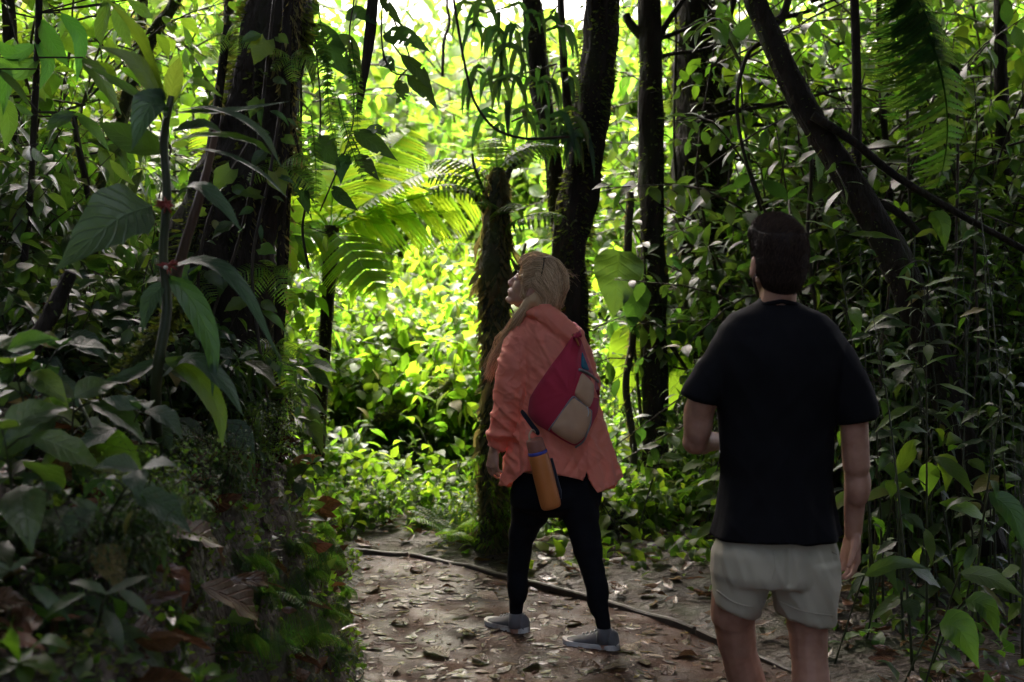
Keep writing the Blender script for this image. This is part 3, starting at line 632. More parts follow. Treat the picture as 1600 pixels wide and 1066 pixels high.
for k in range(5):
    a = k * 1.3 + .4; d = Vector((math.cos(a), math.sin(a) * .9 + .4, .45)); place_frond(TF, FROND, tf, d, (0, 0, 1), 1.15)
# fern hanging into the picture high up
hf = P(1395, -40, 6.3); HF = empty("hanging_fern", hf, "large green fern hanging from the canopy above the leaning trunk's lower half", "fern")
for tip, L in (((1395, 130), 1), ((1470, 150), 1), ((1432, 175), 1), ((1520, 275), 1), ((1485, 90), 1)):
    e = P(tip[0], tip[1], 6.3 - .15); d = e - hf; place_frond(HF, FROND_D, hf, d, (.5, -1, .4), d.length * 1.1)

# understorey kinds: one of each, then copies
protos = {}
def proto(key, name, cat, geo):
    protos[key] = (name, cat, geo)
proto('broad', 'broadleaf_shrub', 'shrub', shrub_geo(1, 10, 1.5, .85, 24, .19, T_OV, .45, 'leaf_bright'))
proto('broad2', 'broadleaf_shrub', 'shrub', shrub_geo(2, 9, 1.9, .8, 20, .22, T_EL, .6, 'leaf_mid'))
proto('round', 'roundleaf_shrub', 'shrub', shrub_geo(3, 10, 1.3, .9, 24, .15, T_RO, .35, 'leaf_bright'))
proto('lance', 'narrowleaf_shrub', 'shrub', shrub_geo(4, 11, 1.8, .8, 22, .21, T_LA, .8, 'leaf_bright'))
proto('herb', 'leafy_herb', 'herb', shrub_geo(5, 9, .55, .35, 8, .13, T_OV, .3, 'leaf_bright', rad0=.004, side=0))
proto('herb2', 'leafy_herb', 'herb', shrub_geo(6, 10, .45, .35, 8, .10, T_EL, .25, 'leaf_mid', rad0=.003, side=1))
proto('small', 'smallleaf_shrub', 'shrub', shrub_geo(7, 11, 1.6, 1.0, 30, .10, T_EL, .2, 'leaf_bright', side=4))
proto('tree', 'young_tree', 'tree', shrub_geo(8, 8, 4.2, 1.7, 40, .33, T_OV, .5, 'leaf_far', 'twig', .2, 7, .3, .028))
proto('tree2', 'young_tree', 'tree', shrub_geo(9, 9, 5.0, 2.0, 52, .26, T_EL, .4, 'leaf_far', 'twig', .15, 8, .3, .03))
proto('shade', 'shaded_tree', 'tree', shrub_geo(10, 7, 4.2, 1.5, 34, .21, T_OV, .5, 'leaf_mid', 'twig', .25, 6, .2, .018))
proto('shade2', 'shaded_tree', 'tree', shrub_geo(12, 7, 4.2, 1.4, 34, .19, T_EL, .5, 'leaf_dark', 'twig', .3, 6, .25, .018))
proto('fine', 'fineleaf_shrub', 'shrub', shrub_geo(16, 10, 2.0, .8, 26, .085, T_EL, .3, 'leaf_mid', 'twig', .1, 5))
proto('fine2', 'fineleaf_shrub', 'shrub', shrub_geo(17, 9, 1.9, .8, 24, .10, T_LA, .5, 'leaf_dark', 'twig', .1, 5))
proto('fern', 'ground_fern', 'fern', None)
proto('dark', 'darkleaf_shrub', 'shrub', shrub_geo(14, 8, 1.1, .7, 14, .20, T_OV, .6, 'leaf_dark', 'twig', .1, 2))
proto('dark2', 'darkleaf_shrub', 'shrub', shrub_geo(15, 8, 1.2, .6, 14, .24, T_LA, .8, 'leaf_dark', 'twig', .1, 2))
first = {}
def put(key, x, y, label, group, sc=1.0, rz=None, dz=-.03, kind=None):
    name, cat, geo = protos[key]
    rz = random.uniform(0, 6.28) if rz is None else rz
    root = empty(name, G(x, y, dz), label, cat, group); root.rotation_euler = (random.uniform(-.08, .08), random.uniform(-.08, .08), rz)
    root.scale = (sc, sc, sc * random.uniform(.88, 1.12))
    if geo is None:
        n = random.randint(6, 9)
        for k in range(n):
            a = k * 6.283 / n + random.uniform(-.3, .3); d = (math.cos(a), math.sin(a), random.uniform(.6, 1.3)); L = random.uniform(.55, .85)
            o = link_local("frond", FROND_S, root); f = frames(np.array([d]), np.array([[0, 0, 1.0]]))[0]
            o.matrix_local = Matrix([[f[i][0] * L, f[i][1] * L, f[i][2] * L, 0] for i in range(3)] + [[0, 0, 0, 1]])
    else:
        link_local("foliage", geo[0], root); link_local("stem", geo[1], root)
    return root
# ------------------------------------------------------------------ the thicket beyond the path
random.seed(21)
def wx(px, Y): return (px - CX) / FPX * Y
LB = {'near': "low bright green herb growing just beyond the edging boards", 'lit': "sunlit yellow-green shrub in the bright thicket beyond the path bend",
      'shade': "shaded shrub in the dim thicket behind the man in black", 'left': "green shrub in the half-lit thicket above the bank", 'tree': "slender sunlit tree far back in the clearing",
      'fern': "feathery fern in the lit undergrowth beyond the path", 'stree': "dim leafy young tree among the dark trunks beyond the man"}
GR = {'near': "herbs beyond the edging boards", 'lit': "sunlit shrubs of the clearing", 'shade': "shaded shrubs behind the man", 'left': "shrubs above the bank", 'tree': "trees of the clearing", 'fern': "ferns in the undergrowth", 'stree': "young trees among the dark trunks"}
def row(keys, x0, x1, Y0, Y1, n, tagk, s0=.85, s1=1.15, avoid=None):
    for k in range(n):
        px = x0 + (x1 - x0) * (k + random.uniform(.1, .9)) / n; Y = random.uniform(Y0, Y1); x = wx(px, Y)
        if avoid and avoid[0] < px < avoid[1] and Y < 10.3: continue
        if Y < board_y(x) + .3: Y = board_y(x) + .35 + random.uniform(0, .3); x = wx(px, Y)
        put(random.choice(keys), x, Y, LB[tagk], GR[tagk], random.uniform(s0, s1))
row(['herb', 'herb2', 'herb'], 440, 1130, 7.4, 8.2, 34, 'near', .7, 1.0)
row(['herb', 'herb2'], 500, 1120, 8.2, 9.5, 26, 'near', 1.1, 1.6)
row(['fern'], 500, 1150, 7.9, 9.6, 7, 'fern', .8, 1.1)
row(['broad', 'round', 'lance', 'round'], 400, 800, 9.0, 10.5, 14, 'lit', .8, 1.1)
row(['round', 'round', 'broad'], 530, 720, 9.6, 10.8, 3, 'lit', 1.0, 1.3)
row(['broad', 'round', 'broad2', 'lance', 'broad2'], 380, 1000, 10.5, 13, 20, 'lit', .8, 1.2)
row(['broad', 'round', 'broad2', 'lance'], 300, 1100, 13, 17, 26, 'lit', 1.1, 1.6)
row(['tree', 'tree2'], 250, 560, 15, 19, 6, 'tree', 1.0, 1.3)
row(['tree', 'tree2'], 560, 760, 17, 21, 5, 'tree', .7, .8)
row(['tree', 'tree2'], 760, 1750, 15, 20, 15, 'tree', 1.1, 1.5)
row(['tree', 'tree2', 'tree2'], 780, 1750, 21, 28, 14, 'tree', 1.3, 1.7)
row(['tree', 'tree2'], 560, 780, 23, 28, 8, 'tree', 1.1, 1.35)
row(['broad2', 'lance', 'broad'], -60, 330, 7.2, 9.5, 11, 'left', .8, 1.2)
row(['tree', 'shade'], -60, 420, 10, 14, 8, 'left', .7, .95)
row(['tree', 'tree2'], -150, 450, 15, 20, 9, 'tree', 1.2, 1.6)
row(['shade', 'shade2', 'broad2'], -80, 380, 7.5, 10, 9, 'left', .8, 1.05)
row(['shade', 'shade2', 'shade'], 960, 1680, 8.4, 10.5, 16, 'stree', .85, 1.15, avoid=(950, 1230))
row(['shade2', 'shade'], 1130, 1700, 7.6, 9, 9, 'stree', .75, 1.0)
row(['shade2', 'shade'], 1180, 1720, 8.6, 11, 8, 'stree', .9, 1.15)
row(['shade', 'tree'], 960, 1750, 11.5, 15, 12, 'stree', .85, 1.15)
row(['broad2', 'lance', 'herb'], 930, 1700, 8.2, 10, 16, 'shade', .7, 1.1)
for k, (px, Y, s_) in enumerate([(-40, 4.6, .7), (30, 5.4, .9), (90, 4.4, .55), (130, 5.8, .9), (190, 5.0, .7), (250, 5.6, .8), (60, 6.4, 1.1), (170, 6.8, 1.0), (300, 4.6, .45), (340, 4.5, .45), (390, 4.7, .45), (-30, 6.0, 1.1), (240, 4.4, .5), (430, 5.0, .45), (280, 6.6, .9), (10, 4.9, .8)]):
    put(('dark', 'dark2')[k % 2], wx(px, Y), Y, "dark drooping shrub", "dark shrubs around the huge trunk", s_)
row(['fine', 'fine2', 'fine'], 1390, 1700, 6.6, 8.8, 11, 'shade', .9, 1.35)
row(['fine', 'fine2'], 960, 1260, 8.3, 10, 6, 'shade', .6, .9)
for k in range(17):
    b_ = gp(140 + 330 * ((k * .618) % 1), 700 + 270 * ((k * .38) % 1), 1.8, 7.5)
    put(('dark', 'fine2', 'dark2', 'fine')[k % 4], b_.x, b_.y, "dark low shrub", "low shrubs on the bank face", random.uniform(.16, .30))
for px, Y, s_ in ((706, 7.25, .55), (742, 7.15, .45), (812, 7.1, .5), (760, 6.95, .3)): put(('lance', 'broad2', 'fern', 'fern')[int(px) % 4], wx(px, Y), Y, "shrub at the broken trunk", "plants at the broken trunk's foot", s_)
# far hillside, one mass
def far_mass():
    q = np.random.default_rng(8); n = 46000
    x = q.uniform(-26, 30, n * 2); y = q.uniform(19, 48, n * 2); keep = np.abs(x) < y * .55 + 2; x, y = x[keep][:n], y[keep][:n]; n = len(x)
    hgt = np.array([max(.5, 4.2 + .05 * (b - 20) + 2.4 * nz(a * .3, b * .3, 4) + 1.2 * nz(a * 1.1, b * 1.1, 8)) for a, b in zip(x, y)]) * np.where((x / y > -.135) & (x / y < -.01), 1.05, 1.0)
    z = np.array([ground_z(a, b) for a, b in zip(x, y)]) + hgt * (1 - q.uniform(0, 1, n) ** 2 * .9)
    az = q.uniform(0, 6.28, n); ax = np.stack([np.cos(az), np.sin(az) - .3, q.uniform(-1.0, .1, n)], 1); nn = np.stack([q.normal(0, .4, n), q.normal(-.3, .4, n), np.ones(n)], 1)
    tag(link("far_forest", bulk("far_forest", T_EL, np.stack([x, y, z], 1), ax, nn, q.uniform(.28, .55, n), M['leaf_far'])), kind='stuff')
far_mass()
# unseen crowns of the tall trunks, placed to shade the bank and path
def crown_geo(seed, n, rx, ry, rz, L, mat):
    q = np.random.default_rng(seed); cl = q.normal(0, 1, (46, 3)); cl /= np.linalg.norm(cl, axis=1, keepdims=True); cl *= q.uniform(.35, 1, (46, 1))
    c = cl[q.integers(0, 46, n)] + q.normal(0, .17, (n, 3)); pos = c * np.array([rx, ry, rz])
    az = q.uniform(0, 6.28, n); ax = np.stack([np.cos(az), np.sin(az), q.uniform(-.9, .2, n)], 1); nn = np.stack([q.normal(0, .4, n), q.normal(0, .4, n), np.ones(n)], 1)
    return bulk("crown", T_SM, pos, ax, nn, q.uniform(L * .6, L * 1.3, n), M[mat])
CROWN = [crown_geo(1, 5200, 2.7, 2.6, 1.25, .26, 'leaf_canopy'), crown_geo(2, 5200, 2.7, 2.5, 1.4, .24, 'leaf_canopy')]
def crown(root, x, y, z, k=0, sc=1.0):
    o = bpy.data.objects.new("crown", CROWN[k]); COL.objects.link(o); o.parent = root
    o.matrix_local = Matrix.Translation(Vector((x, y, z)) - Vector(root.location)) @ Matrix.Rotation(random.uniform(0, 6.28), 4, 'Z') @ Matrix.Scale(sc, 4)
    # trunk continuing up into the crown
for t, x, y, z, k, sc in ((T1, -1.9, 6.6, 6.4, 0, 1.0), (T1, -4.0, 6.6, 6.9, 1, 1.1), (T4b, .75, 7.6, 7.6, 1, .95), (T5, 1.4, 8.6, 7.2, 0, .95), (T6, 3.2, 10.2, 7.6, 1, 1.1), (T7, 3.6, 7.2, 6.3, 0, 1.1), (T7, 1.2, 5.0, 6.9, 1, .95), (T4a, .7, 10.4, 7.8, 0, .95), (T3b, -2.4, 9.8, 7.4, 1, .95)):
    crown(t, x, y, z, k, sc)
def canopy():
    """unseen foliage over and behind the viewer, added as shade, with openings for fill light"""
    q = np.random.default_rng(4); n = 26000; x = q.uniform(-14, 16, n); y = q.uniform(-16, 12, n)
    keep = ((y < 4.5) | (x > 3.2) | ((x < -1.0) & (y < 8.4))) & ~((x > -1.7) & (x < 1.5) & (y < 2.6)) & ~((x > -.7) & (x < .6) & (y < 4.4)); x, y = x[keep], y[keep]; n = len(x)  # openings over the trail let sky light onto the walkers' backs
    z = 6.0 + 1.2 * np.array([nz(a * .4, b * .4, 2) for a, b in zip(x, y)]) + q.uniform(0, 2.6, n)
    az = q.uniform(0, 6.28, n); ax = np.stack([np.cos(az), np.sin(az), q.uniform(-.8, .2, n)], 1); nn = np.stack([q.normal(0, .4, n), q.normal(0, .4, n), np.ones(n)], 1)
    tag(link("shade_canopy", bulk("shade_canopy", T_SM, np.stack([x, y, z], 1), ax, nn, q.uniform(.5, .95, n), M['leaf_canopy'])), kind='stuff')  # unseen leaf mass added overhead to darken the foreground
    n = 15000; a = q.uniform(math.pi * .92, math.pi * 2.08, n); rr = q.uniform(6, 11, n); x = rr * np.cos(a); y = rr * np.sin(a) * 1.0 + 3; z = q.uniform(0, 7.5, n)
    keep = ((y < 1.0) | (np.abs(x) > y * .62 + 2.4)) & ~((np.abs(x) < 2.1) & (y < 0)); x, y, z = x[keep], y[keep], z[keep]; n = len(x)
    az = q.uniform(0, 6.28, n); ax = np.stack([np.cos(az), np.sin(az), q.uniform(-1, 0, n)], 1); nn = np.stack([q.normal(0, .5, n), q.normal(0, .5, n), np.ones(n)], 1)
    tag(link("shade_thicket", bulk("shade_thicket", T_SM, np.stack([x, y, z], 1), ax, nn, q.uniform(.45, .9, n), M['leaf_canopy'])), kind='stuff')  # unseen leaf ring added against low sky light, left open behind the viewer
canopy()

# ------------------------------------------------------------------ plants of the dark bank
q = random.Random(9)
plant_n = 0
def leafy_plant(name, label, base, h, n, L, kind, mat, lean=(0, 0), var=0, group=None, cat="plant", t0=.35, droop=.35, w=1.0, smat='stem', r0=.006, face=(0, -.5, 1), seed=0):
    """an upright or leaning stem with single leaves as parts"""
    q = random.Random(seed * 7 + 1); root = empty(name, base, label, cat, group); b = Vector((0, 0, 0))
    c = bez([b, b + Vector((lean[0] * .25, lean[1] * .25, h * .35)), b + Vector((lean[0] * .6, lean[1] * .6, h * .72)), b + Vector((lean[0], lean[1], h))], 10)
    mb = MB(); mb.tube(c, [r0 * (1 - .85 * i / 10) for i in range(11)], 6)
    a0 = q.uniform(0, 6.28); todo = []
    for k in range(n):
        t = t0 + (1 - t0) * (k + .5) / n; f = t * 9.99; i = int(f); p = c[i].lerp(c[i + 1], f - i); a = a0 + k * 2.4 + q.uniform(-.3, .3)
        o = Vector((math.cos(a), math.sin(a), 0)); pet = .25 * L; e = p + o * pet * .8 + Vector((0, 0, pet * .45)); mb.tube([p, p.lerp(e, .5) + Vector((0, 0, .1 * pet)), e], [r0 * .4, r0 * .35, r0 * .3], 4)
        d = o + Vector((q.uniform(-.2, .2), q.uniform(-.2, .2), -droop + .5 * (t - .5) + q.uniform(-.2, .2))); todo.append((e, d, L * q.uniform(.7, 1.15) * (1.1 - .35 * t)))
    for a in (0.4, 2.6): todo.append((c[10], Vector((math.cos(a + a0), math.sin(a + a0), .35)), L * .6))
    link_local("stem", mb.mesh("stem", M[smat]), root)
    for e, d, l in todo:
        nn = Vector(face) + Vector((q.uniform(-.3, .3), q.uniform(-.3, .3), q.uniform(-.2, .2))); put_leaf(root, kind, mat, e, d, nn, l, (var + q.randrange(2)) % 3, w * q.uniform(.9, 1.15))
    return root
bank_l = "dark glossy plant with drooping leaves rooted in the shaded bank"
bg_ = "glossy plants on the shaded bank"
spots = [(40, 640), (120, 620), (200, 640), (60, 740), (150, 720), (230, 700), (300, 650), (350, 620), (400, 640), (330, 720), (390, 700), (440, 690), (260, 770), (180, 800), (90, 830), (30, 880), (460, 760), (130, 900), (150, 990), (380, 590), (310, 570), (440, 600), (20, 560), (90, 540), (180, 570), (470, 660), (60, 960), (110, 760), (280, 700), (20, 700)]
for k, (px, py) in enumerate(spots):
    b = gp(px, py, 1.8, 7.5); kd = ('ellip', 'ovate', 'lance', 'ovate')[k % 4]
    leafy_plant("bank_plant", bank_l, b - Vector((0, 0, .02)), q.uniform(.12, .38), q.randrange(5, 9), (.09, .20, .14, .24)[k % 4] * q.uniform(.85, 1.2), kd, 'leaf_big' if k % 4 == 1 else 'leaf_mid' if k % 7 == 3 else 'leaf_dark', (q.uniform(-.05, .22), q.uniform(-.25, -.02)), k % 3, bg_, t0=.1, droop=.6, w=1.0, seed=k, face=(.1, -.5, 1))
named = [((360, 705), .02, 1, .3, 'heart', 'leaf_mid', "heart-shaped dark green leaf plant in the middle of the bank"),]
root = empty("heartleaf_plant", P(150, 600, 3.3), "plant with one long heart-shaped green leaf hanging over the bank", "plant")
curve_leaf(root, [P(150, 692, 3.3), P(190, 730, 3.25), P(228, 808, 3.22)], .125, 'leaf_mid', 'heart', (.25, -1, .35))
curve_leaf(root, [P(150, 690, 3.3), P(128, 730, 3.3), P(118, 790, 3.3)], .06, 'leaf_dark', 'ovate', (-.3, -1, .3))
mb = MB(); mb.tube(bez([P(120, 620, 3.45), P(135, 650, 3.35), P(150, 692, 3.3)], 8), .004, 5); mb.build("stem", M['stem'], root)
# pale rosette low down
root = empty("rosette_plant", P(28, 1035, 2.5), "small light green rosette plant low on the near end of the bank", "plant")
for (x1, y1), (xm, ym), w in (((22, 960), (15, 1000), 26), ((112, 1015), (70, 1000), 22), ((-25, 1000), (5, 1010), 24), ((90, 1050), (60, 1035), 30), ((40, 1075), (40, 1055), 26), ((-20, 1060), (10, 1045), 24)):
    curve_leaf(root, [P(30, 1035, 2.5), P(xm, ym, 2.45), P(x1, y1, 2.42)], w * 2.5 / FPX * 1.1, 'leaf_mid', 'ellip', (.1, -.5, 1))
root = empty("rosette_plant", P(310, 1066, 2.7), "rounded light green leaves poking up at the foot of the bank", "plant")
for (x1, y1), (xm, ym), w in (((345, 1056), (325, 1050), 34), ((285, 1050), (300, 1052), 26), ((375, 1055), (350, 1062), 20)):
    curve_leaf(root, [P(312, 1075, 2.7), P(xm, ym, 2.68), P(x1, y1, 2.65)], w * 2.7 / FPX * 1.1, 'leaf_mid', 'ellip', (.1, -.5, 1))
# ferns and moss dressing the bank edge
def cover(name, n, box, keep, L, mat, kind, seed, out=0.4):
    q = np.random.default_rng(seed); pos = []; ax = []; nn = []
    while len(pos) < n:
        x = q.uniform(box[0], box[1]); y = q.uniform(box[2], box[3])
        if not keep(x, y, q): continue
        s = surf_n(x, y, .04); a = q.uniform(0, 6.28); d = s * out + Vector((math.cos(a), math.sin(a), q.uniform(-.2, .5))); pos.append((x, y, ground_z(x, y) + q.uniform(-.01, .02))); ax.append(d); nn.append(s + Vector(q.normal(0, .4, 3)))
    return tag(link(name, bulk(name, leaf_tmpl(kind, 3, .2, .9), pos, ax, nn, q.uniform(L * .5, L * 1.4, n), M[mat])), kind='stuff')
edge = lambda x, y, q: -0.12 < bank_edge(y) - x < .45 + q.uniform(0, .5) and bank_h(x, y) > .02
cover("bank_moss", 9000, (-1.9, -.3, 2.2, 6.9), edge, .02, 'moss', 'ellip', 1)
cover("bank_seedlings", 5200, (-1.9, -.3, 2.4, 6.9), edge, .035, 'leaf_mid', 'ovate', 2, .7)
cover("ground_cover", 5200, (-4.0, -.6, 2.0, 7.2), lambda x, y, q: bank_h(x, y) > .3 and (x < -1.15 or q.random() < .3), .09, 'leaf_dark', 'ovate', 3, .6)
cover("herb_layer", 9000, (-5, 6, 6.6, 14), lambda x, y, q: y > board_y(x) + .15 + q.uniform(0, .5), .10, 'leaf_bright', 'ovate', 4, .8)
cover("herb_layer", 2200, (.6, 4.5, 3.4, 9), lambda x, y, q: y > board_y(x) + .35 + q.uniform(0, 1.4), .09, 'leaf_mid', 'ovate', 5, .8)
for k, (px, py, L) in enumerate([(470, 900, .2), (500, 880, .2), (440, 940, .24), (505, 960, .2), (470, 1000, .22), (400, 930, .22), (520, 1030, .2), (420, 1010, .24), (490, 830, .18), (380, 880, .2), (455, 860, .2), (350, 1010, .24), (530, 930, .16), (260, 990, .2)]):
    b = gp(px, py, 2.2, 7); root = empty("bank_fern", b, "small feathery fern on the mossy edge of the bank", "fern", "small ferns on the bank edge"); s = surf_n(b.x, b.y, .1)
    for j in range(6):
        a = j * 1.05 + k + random.uniform(-.4, .4); d = Vector((math.cos(a), math.sin(a), random.uniform(-.2, .3))) + s * random.uniform(.5, 1.0); place_frond(root, FROND_K, b, d, s, L * random.uniform(.5, .95))

# climbers on the huge trunk
CL = empty("climbing_vine", P(400, 560, 4.6), "leafy climbing vine clinging to the huge dark mossy trunk", "vine"); q = random.Random(44); mb = MB()
for pp in ([(300, 640), (330, 500), (372, 380), (398, 260), (415, 120), (430, -20)], [(420, 640), (400, 500), (395, 400), (420, 280), (440, 160)], [(350, 560), (310, 450), (330, 330), (390, 220)]):
    c = ptrunk(pp, 4.62, 30); mb.tube(c, .006, 5)
    for k in range(17):
        i = q.randrange(1, 30); p = c[i]; a = q.uniform(0, 6.28); L = q.uniform(.05, .13); d = Vector((math.cos(a), -.5, math.sin(a) * .6 - .5)); e = p + d * .03
        o = put_leaf(CL, ('ovate', 'heart', 'lance')[k % 3], ('leaf_dark', 'leaf_mid', 'leaf_dark')[k % 3], e - CL.location, d, Vector((q.uniform(-.5, .5), -1, .7)), L, k % 3)
mb.build("stem", M['twig'], CL)
q = random.Random(45)
for k, (x, y) in enumerate([(360, 60), (455, 90), (440, 260), (300, 430), (425, 420), (436, 540)]):
    b = P(x, y, 4.72); root = empty("trunk_fern", b, "small drooping fern growing on the huge dark trunk", "fern", "small ferns on the huge trunk")
    for j in range(5):
        a = j * 1.3 + k; place_frond(root, FROND_B, b, Vector((math.cos(a) * .8, -.6, math.sin(a) * .5 - .2)), (0, -1, .8), q.uniform(.09, .20))
# ------------------------------------------------------------------ the big-leaved plant over the bank
Yp = 3.6
def PP(x, y, d=0): return P(x, y, Yp + d)
base = gp(248, 730, 3.2, 4.4)
BP = empty("bigleaf_plant", base, "tall plant with large ribbed grey-green leaves and red flower tufts over the bank", "plant")
stem = bez([base, PP(244, 600), PP(261, 480), PP(255, 400), PP(261, 300), PP(256, 220), PP(268, 150)], 24); mb = MB(); mb.tube(stem, [.017 - .0003 * i for i in range(25)], 9, rough=.12); mb.build("stem", M['stem'], BP)
bl = [([(236, 322), (180, 345), (86, 424)], 118, 'ovate', 'leaf_big', (-.15, -1, .5), -.12), ([(262, 172), (235, 165), (206, 236)], 62, 'ovate', 'leaf_big', (-.1, -1, .45), -.12),
      ([(268, 165), (272, 125), (282, 88)], 30, 'ellip', 'leaf_young', (.1, -1, .1), -.02), ([(270, 166), (300, 128), (348, 152)], 26, 'ellip', 'leaf_young', (0, -.5, 1), -.05),
      ([(272, 172), (340, 172), (405, 205), (440, 262)], 26, 'lance', 'leaf_big', (.3, -.4, 1), -.15), ([(272, 176), (360, 174), (456, 158)], 24, 'lance', 'leaf_big', (0, -.5, 1), -.05),
      ([(268, 238), (330, 236), (400, 265), (452, 312)], 20, 'lance', 'leaf_big', (.3, -.3, 1), -.15), ([(264, 222), (330, 212), (392, 222), (424, 242)], 32, 'lance', 'leaf_mid', (.2, -.4, 1), -.1),
      ([(266, 320), (305, 290), (345, 320), (378, 362)], 36, 'lance', 'leaf_big', (.4, -.6, 1), -.15), ([(266, 416), (325, 410), (380, 455), (436, 560)], 34, 'lance', 'leaf_big', (.5, -.7, .8), -.2),
      ([(254, 170), (215, 150), (160, 118), (128, 98)], 30, 'lance', 'leaf_dark', (-.2, -.6, 1), -.1), ([(264, 168), (245, 110), (215, 50), (160, -8)], 24, 'lance', 'leaf_mid', (-.5, -.5, .8), -.1),
      ([(256, 165), (232, 120), (200, 90), (145, 70)], 34, 'ovate', 'leaf_dark', (-.3, -.8, .7), 0), ([(270, 205), (320, 196), (352, 212)], 36, 'ovate', 'leaf_big', (0, -.6, 1), .05),
      ([(254, 240), (200, 215), (150, 190)], 52, 'ovate', 'leaf_dark', (-.2, -.9, .6), .1), ([(258, 440), (235, 470), (222, 520)], 32, 'lance', 'leaf_big', (-.2, -1, .3), -.05),
      ([(262, 430), (300, 470), (330, 540), (332, 620)], 40, 'ovate', 'leaf_dark', (.3, -1, .3), -.1), ([(256, 560), (300, 580), (340, 640), (348, 700)], 36, 'lance', 'leaf_mid', (.3, -1, .4), -.15), ([(252, 590), (300, 560), (350, 600), (380, 650)], 34, 'lance', 'leaf_big', (.2, -.7, 1), -.15),
      ([(250, 560), (200, 590), (150, 600)], 34, 'lance', 'leaf_dark', (-.2, -.7, .8), -.1)]
for pts, w, kd, mt, fc, dd in bl:
    n = len(pts); curve_leaf(BP, [PP(x, y, dd * i / (n - 1)) for i, (x, y) in enumerate(pts)], w * Yp / FPX, mt, kd, fc, fold=.22)
M['flower'] = surf_mat("red_bract", [(.3, (.16, .02, .02)), (.7, (.32, .06, .04))], 30, (.5, .7), .3, 60, .004)
for (x, y) in ((259, 318), (262, 414)):
    c = PP(x, y, -.02); mb = MB()
    for k in range(40):
        d = Vector((random.gauss(0, 1), random.gauss(0, 1), random.gauss(0, .45))).normalized() * random.uniform(.018, .034); mb.tube([c, c + d * .6, c + d], [.0035, .003, .001], 4)
    fl_ = mb.build("flower_tuft", M['flower'], BP)
mb = MB(); c = PP(259, 418, -.055); mb.ell(c, (Vector((.006, 0, 0)), Vector((0, .006, 0)), Vector((0, 0, .006)))); M['white'] = surf_mat("white_petal", [(.3, (.6, .55, .5)), (.7, (.75, .7, .6))], 8); mb.build("flower", M['white'], BP)
# stem with bright leaves high over the bank
M['leaf_young2'] = leaf_mat("long_leaf", (0.04, 0.10, 0.02), (0.13, 0.36, 0.03), .42, .45, 9, .3, .3)
sp = [("long bright leaves dangling at the top of the bank", 4.6, [([(170, -10), (160, 40), (158, 72)], 26), ([(180, 5), (192, 40), (205, 76)], 26), ([(60, 30), (85, 70), (108, 105)], 28), ([(55, 60), (75, 100), (62, 140)], 20), ([(60, 90), (30, 110), (-15, 88)], 34), ([(55, 70), (20, 85), (-10, 60)], 26), ([(0, 90), (10, 130), (5, 180)], 30), ([(0, 150), (15, 190), (8, 235)], 30), ([(95, 20), (125, 60), (120, 130)], 22), ([(200, 0), (225, 18), (240, 30)], 16)], 'leaf_young2'),
      ("narrow dark leaves with pale sheen on a forked stem over the bank", 4.4, [([(-5, 108), (25, 135), (48, 168)], 12), ([(52, 180), (35, 172), (22, 160)], 12), ([(122, 182), (145, 200), (172, 238)], 18), ([(130, 90), (155, 120), (190, 180)], 26), ([(115, 175), (90, 190), (72, 205)], 22), ([(50, 232), (60, 245), (75, 248)], 14), ([(45, 228), (42, 240), (50, 252)], 16)], 'leaf_dark')]
for lb, Y, lv, mt in sp:
    root = empty("long_leaved_plant", P(60, 200, Y), lb, "plant")
    mb = MB(); mb.tube([P(x, y, Y) for x, y in ((20, 20), (62, 30), (60, 130), (55, 230))] if mt == 'leaf_young2' else [P(x, y, Y) for x, y in ((-10, 100), (60, 175), (115, 180), (140, 290))], .004, 5)
    for pts, w in lv: mb.tube([P(60, min(max(pts[0][1], 20), 225), Y), P(pts[0][0], pts[0][1], Y)], .003, 4) if abs(pts[0][0] - 60) > 6 else None
    mb.build("stem", M['twig'], root)
    for i, (pts, w) in enumerate(lv): curve_leaf(root, [P(x, y, Y - .04 * j) for j, (x, y) in enumerate(pts)], w * Y / FPX * 1.1, mt, 'lance', (random.uniform(-.5, .5), -1, random.uniform(0, .6)))

# ------------------------------------------------------------------ dark leaves hanging in front of the light
HV = empty("hanging_leafy_vine", P(560, 160, 5.2), "vine with dark pointed leaves silhouetted against the bright clearing", "vine")
hv = [([(598, 56), (632, 58), (674, 82)], 36), ([(626, 86), (655, 112), (676, 142)], 22), ([(636, 118), (662, 140), (684, 172)], 26), ([(622, 124), (628, 145), (618, 164)], 24), ([(592, 96), (606, 98), (618, 112)], 22), ([(592, -4), (610, 15), (632, 46)], 16),
      ([(490, 38), (520, 80), (562, 132)], 46), ([(520, 60), (548, 70), (566, 120)], 22), ([(552, 204), (585, 225), (622, 252)], 30), ([(560, 240), (572, 258), (594, 284)], 28), ([(546, 240), (536, 258), (532, 290)], 24), ([(500, 212), (510, 235), (532, 262)], 44), ([(464, 240), (475, 275), (492, 320)], 32), ([(540, 30), (560, 20), (590, 40)], 22), ([(470, 60), (485, 95), (490, 140)], 18), ([(448, 270), (470, 300), (488, 345)], 26), ([(520, 290), (535, 310), (560, 330)], 22), ([(500, 20), (480, 10), (460, 30)], 24), ([(570, 205), (590, 202), (606, 216)], 16)]
for i, (pts, w) in enumerate(hv): curve_leaf(HV, [P(x, y, 5.2 - .05 * j + .02 * (i % 5)) for j, (x, y) in enumerate(pts)], w * 5.2 / FPX, 'leaf_silhouette', 'ovate' if w > 23 else 'lance', (random.uniform(-.4, .4), -1, random.uniform(-.2, .5)), fold=.12, nl=26, holes=(.10 if i % 3 == 0 else .02))
mb = MB()
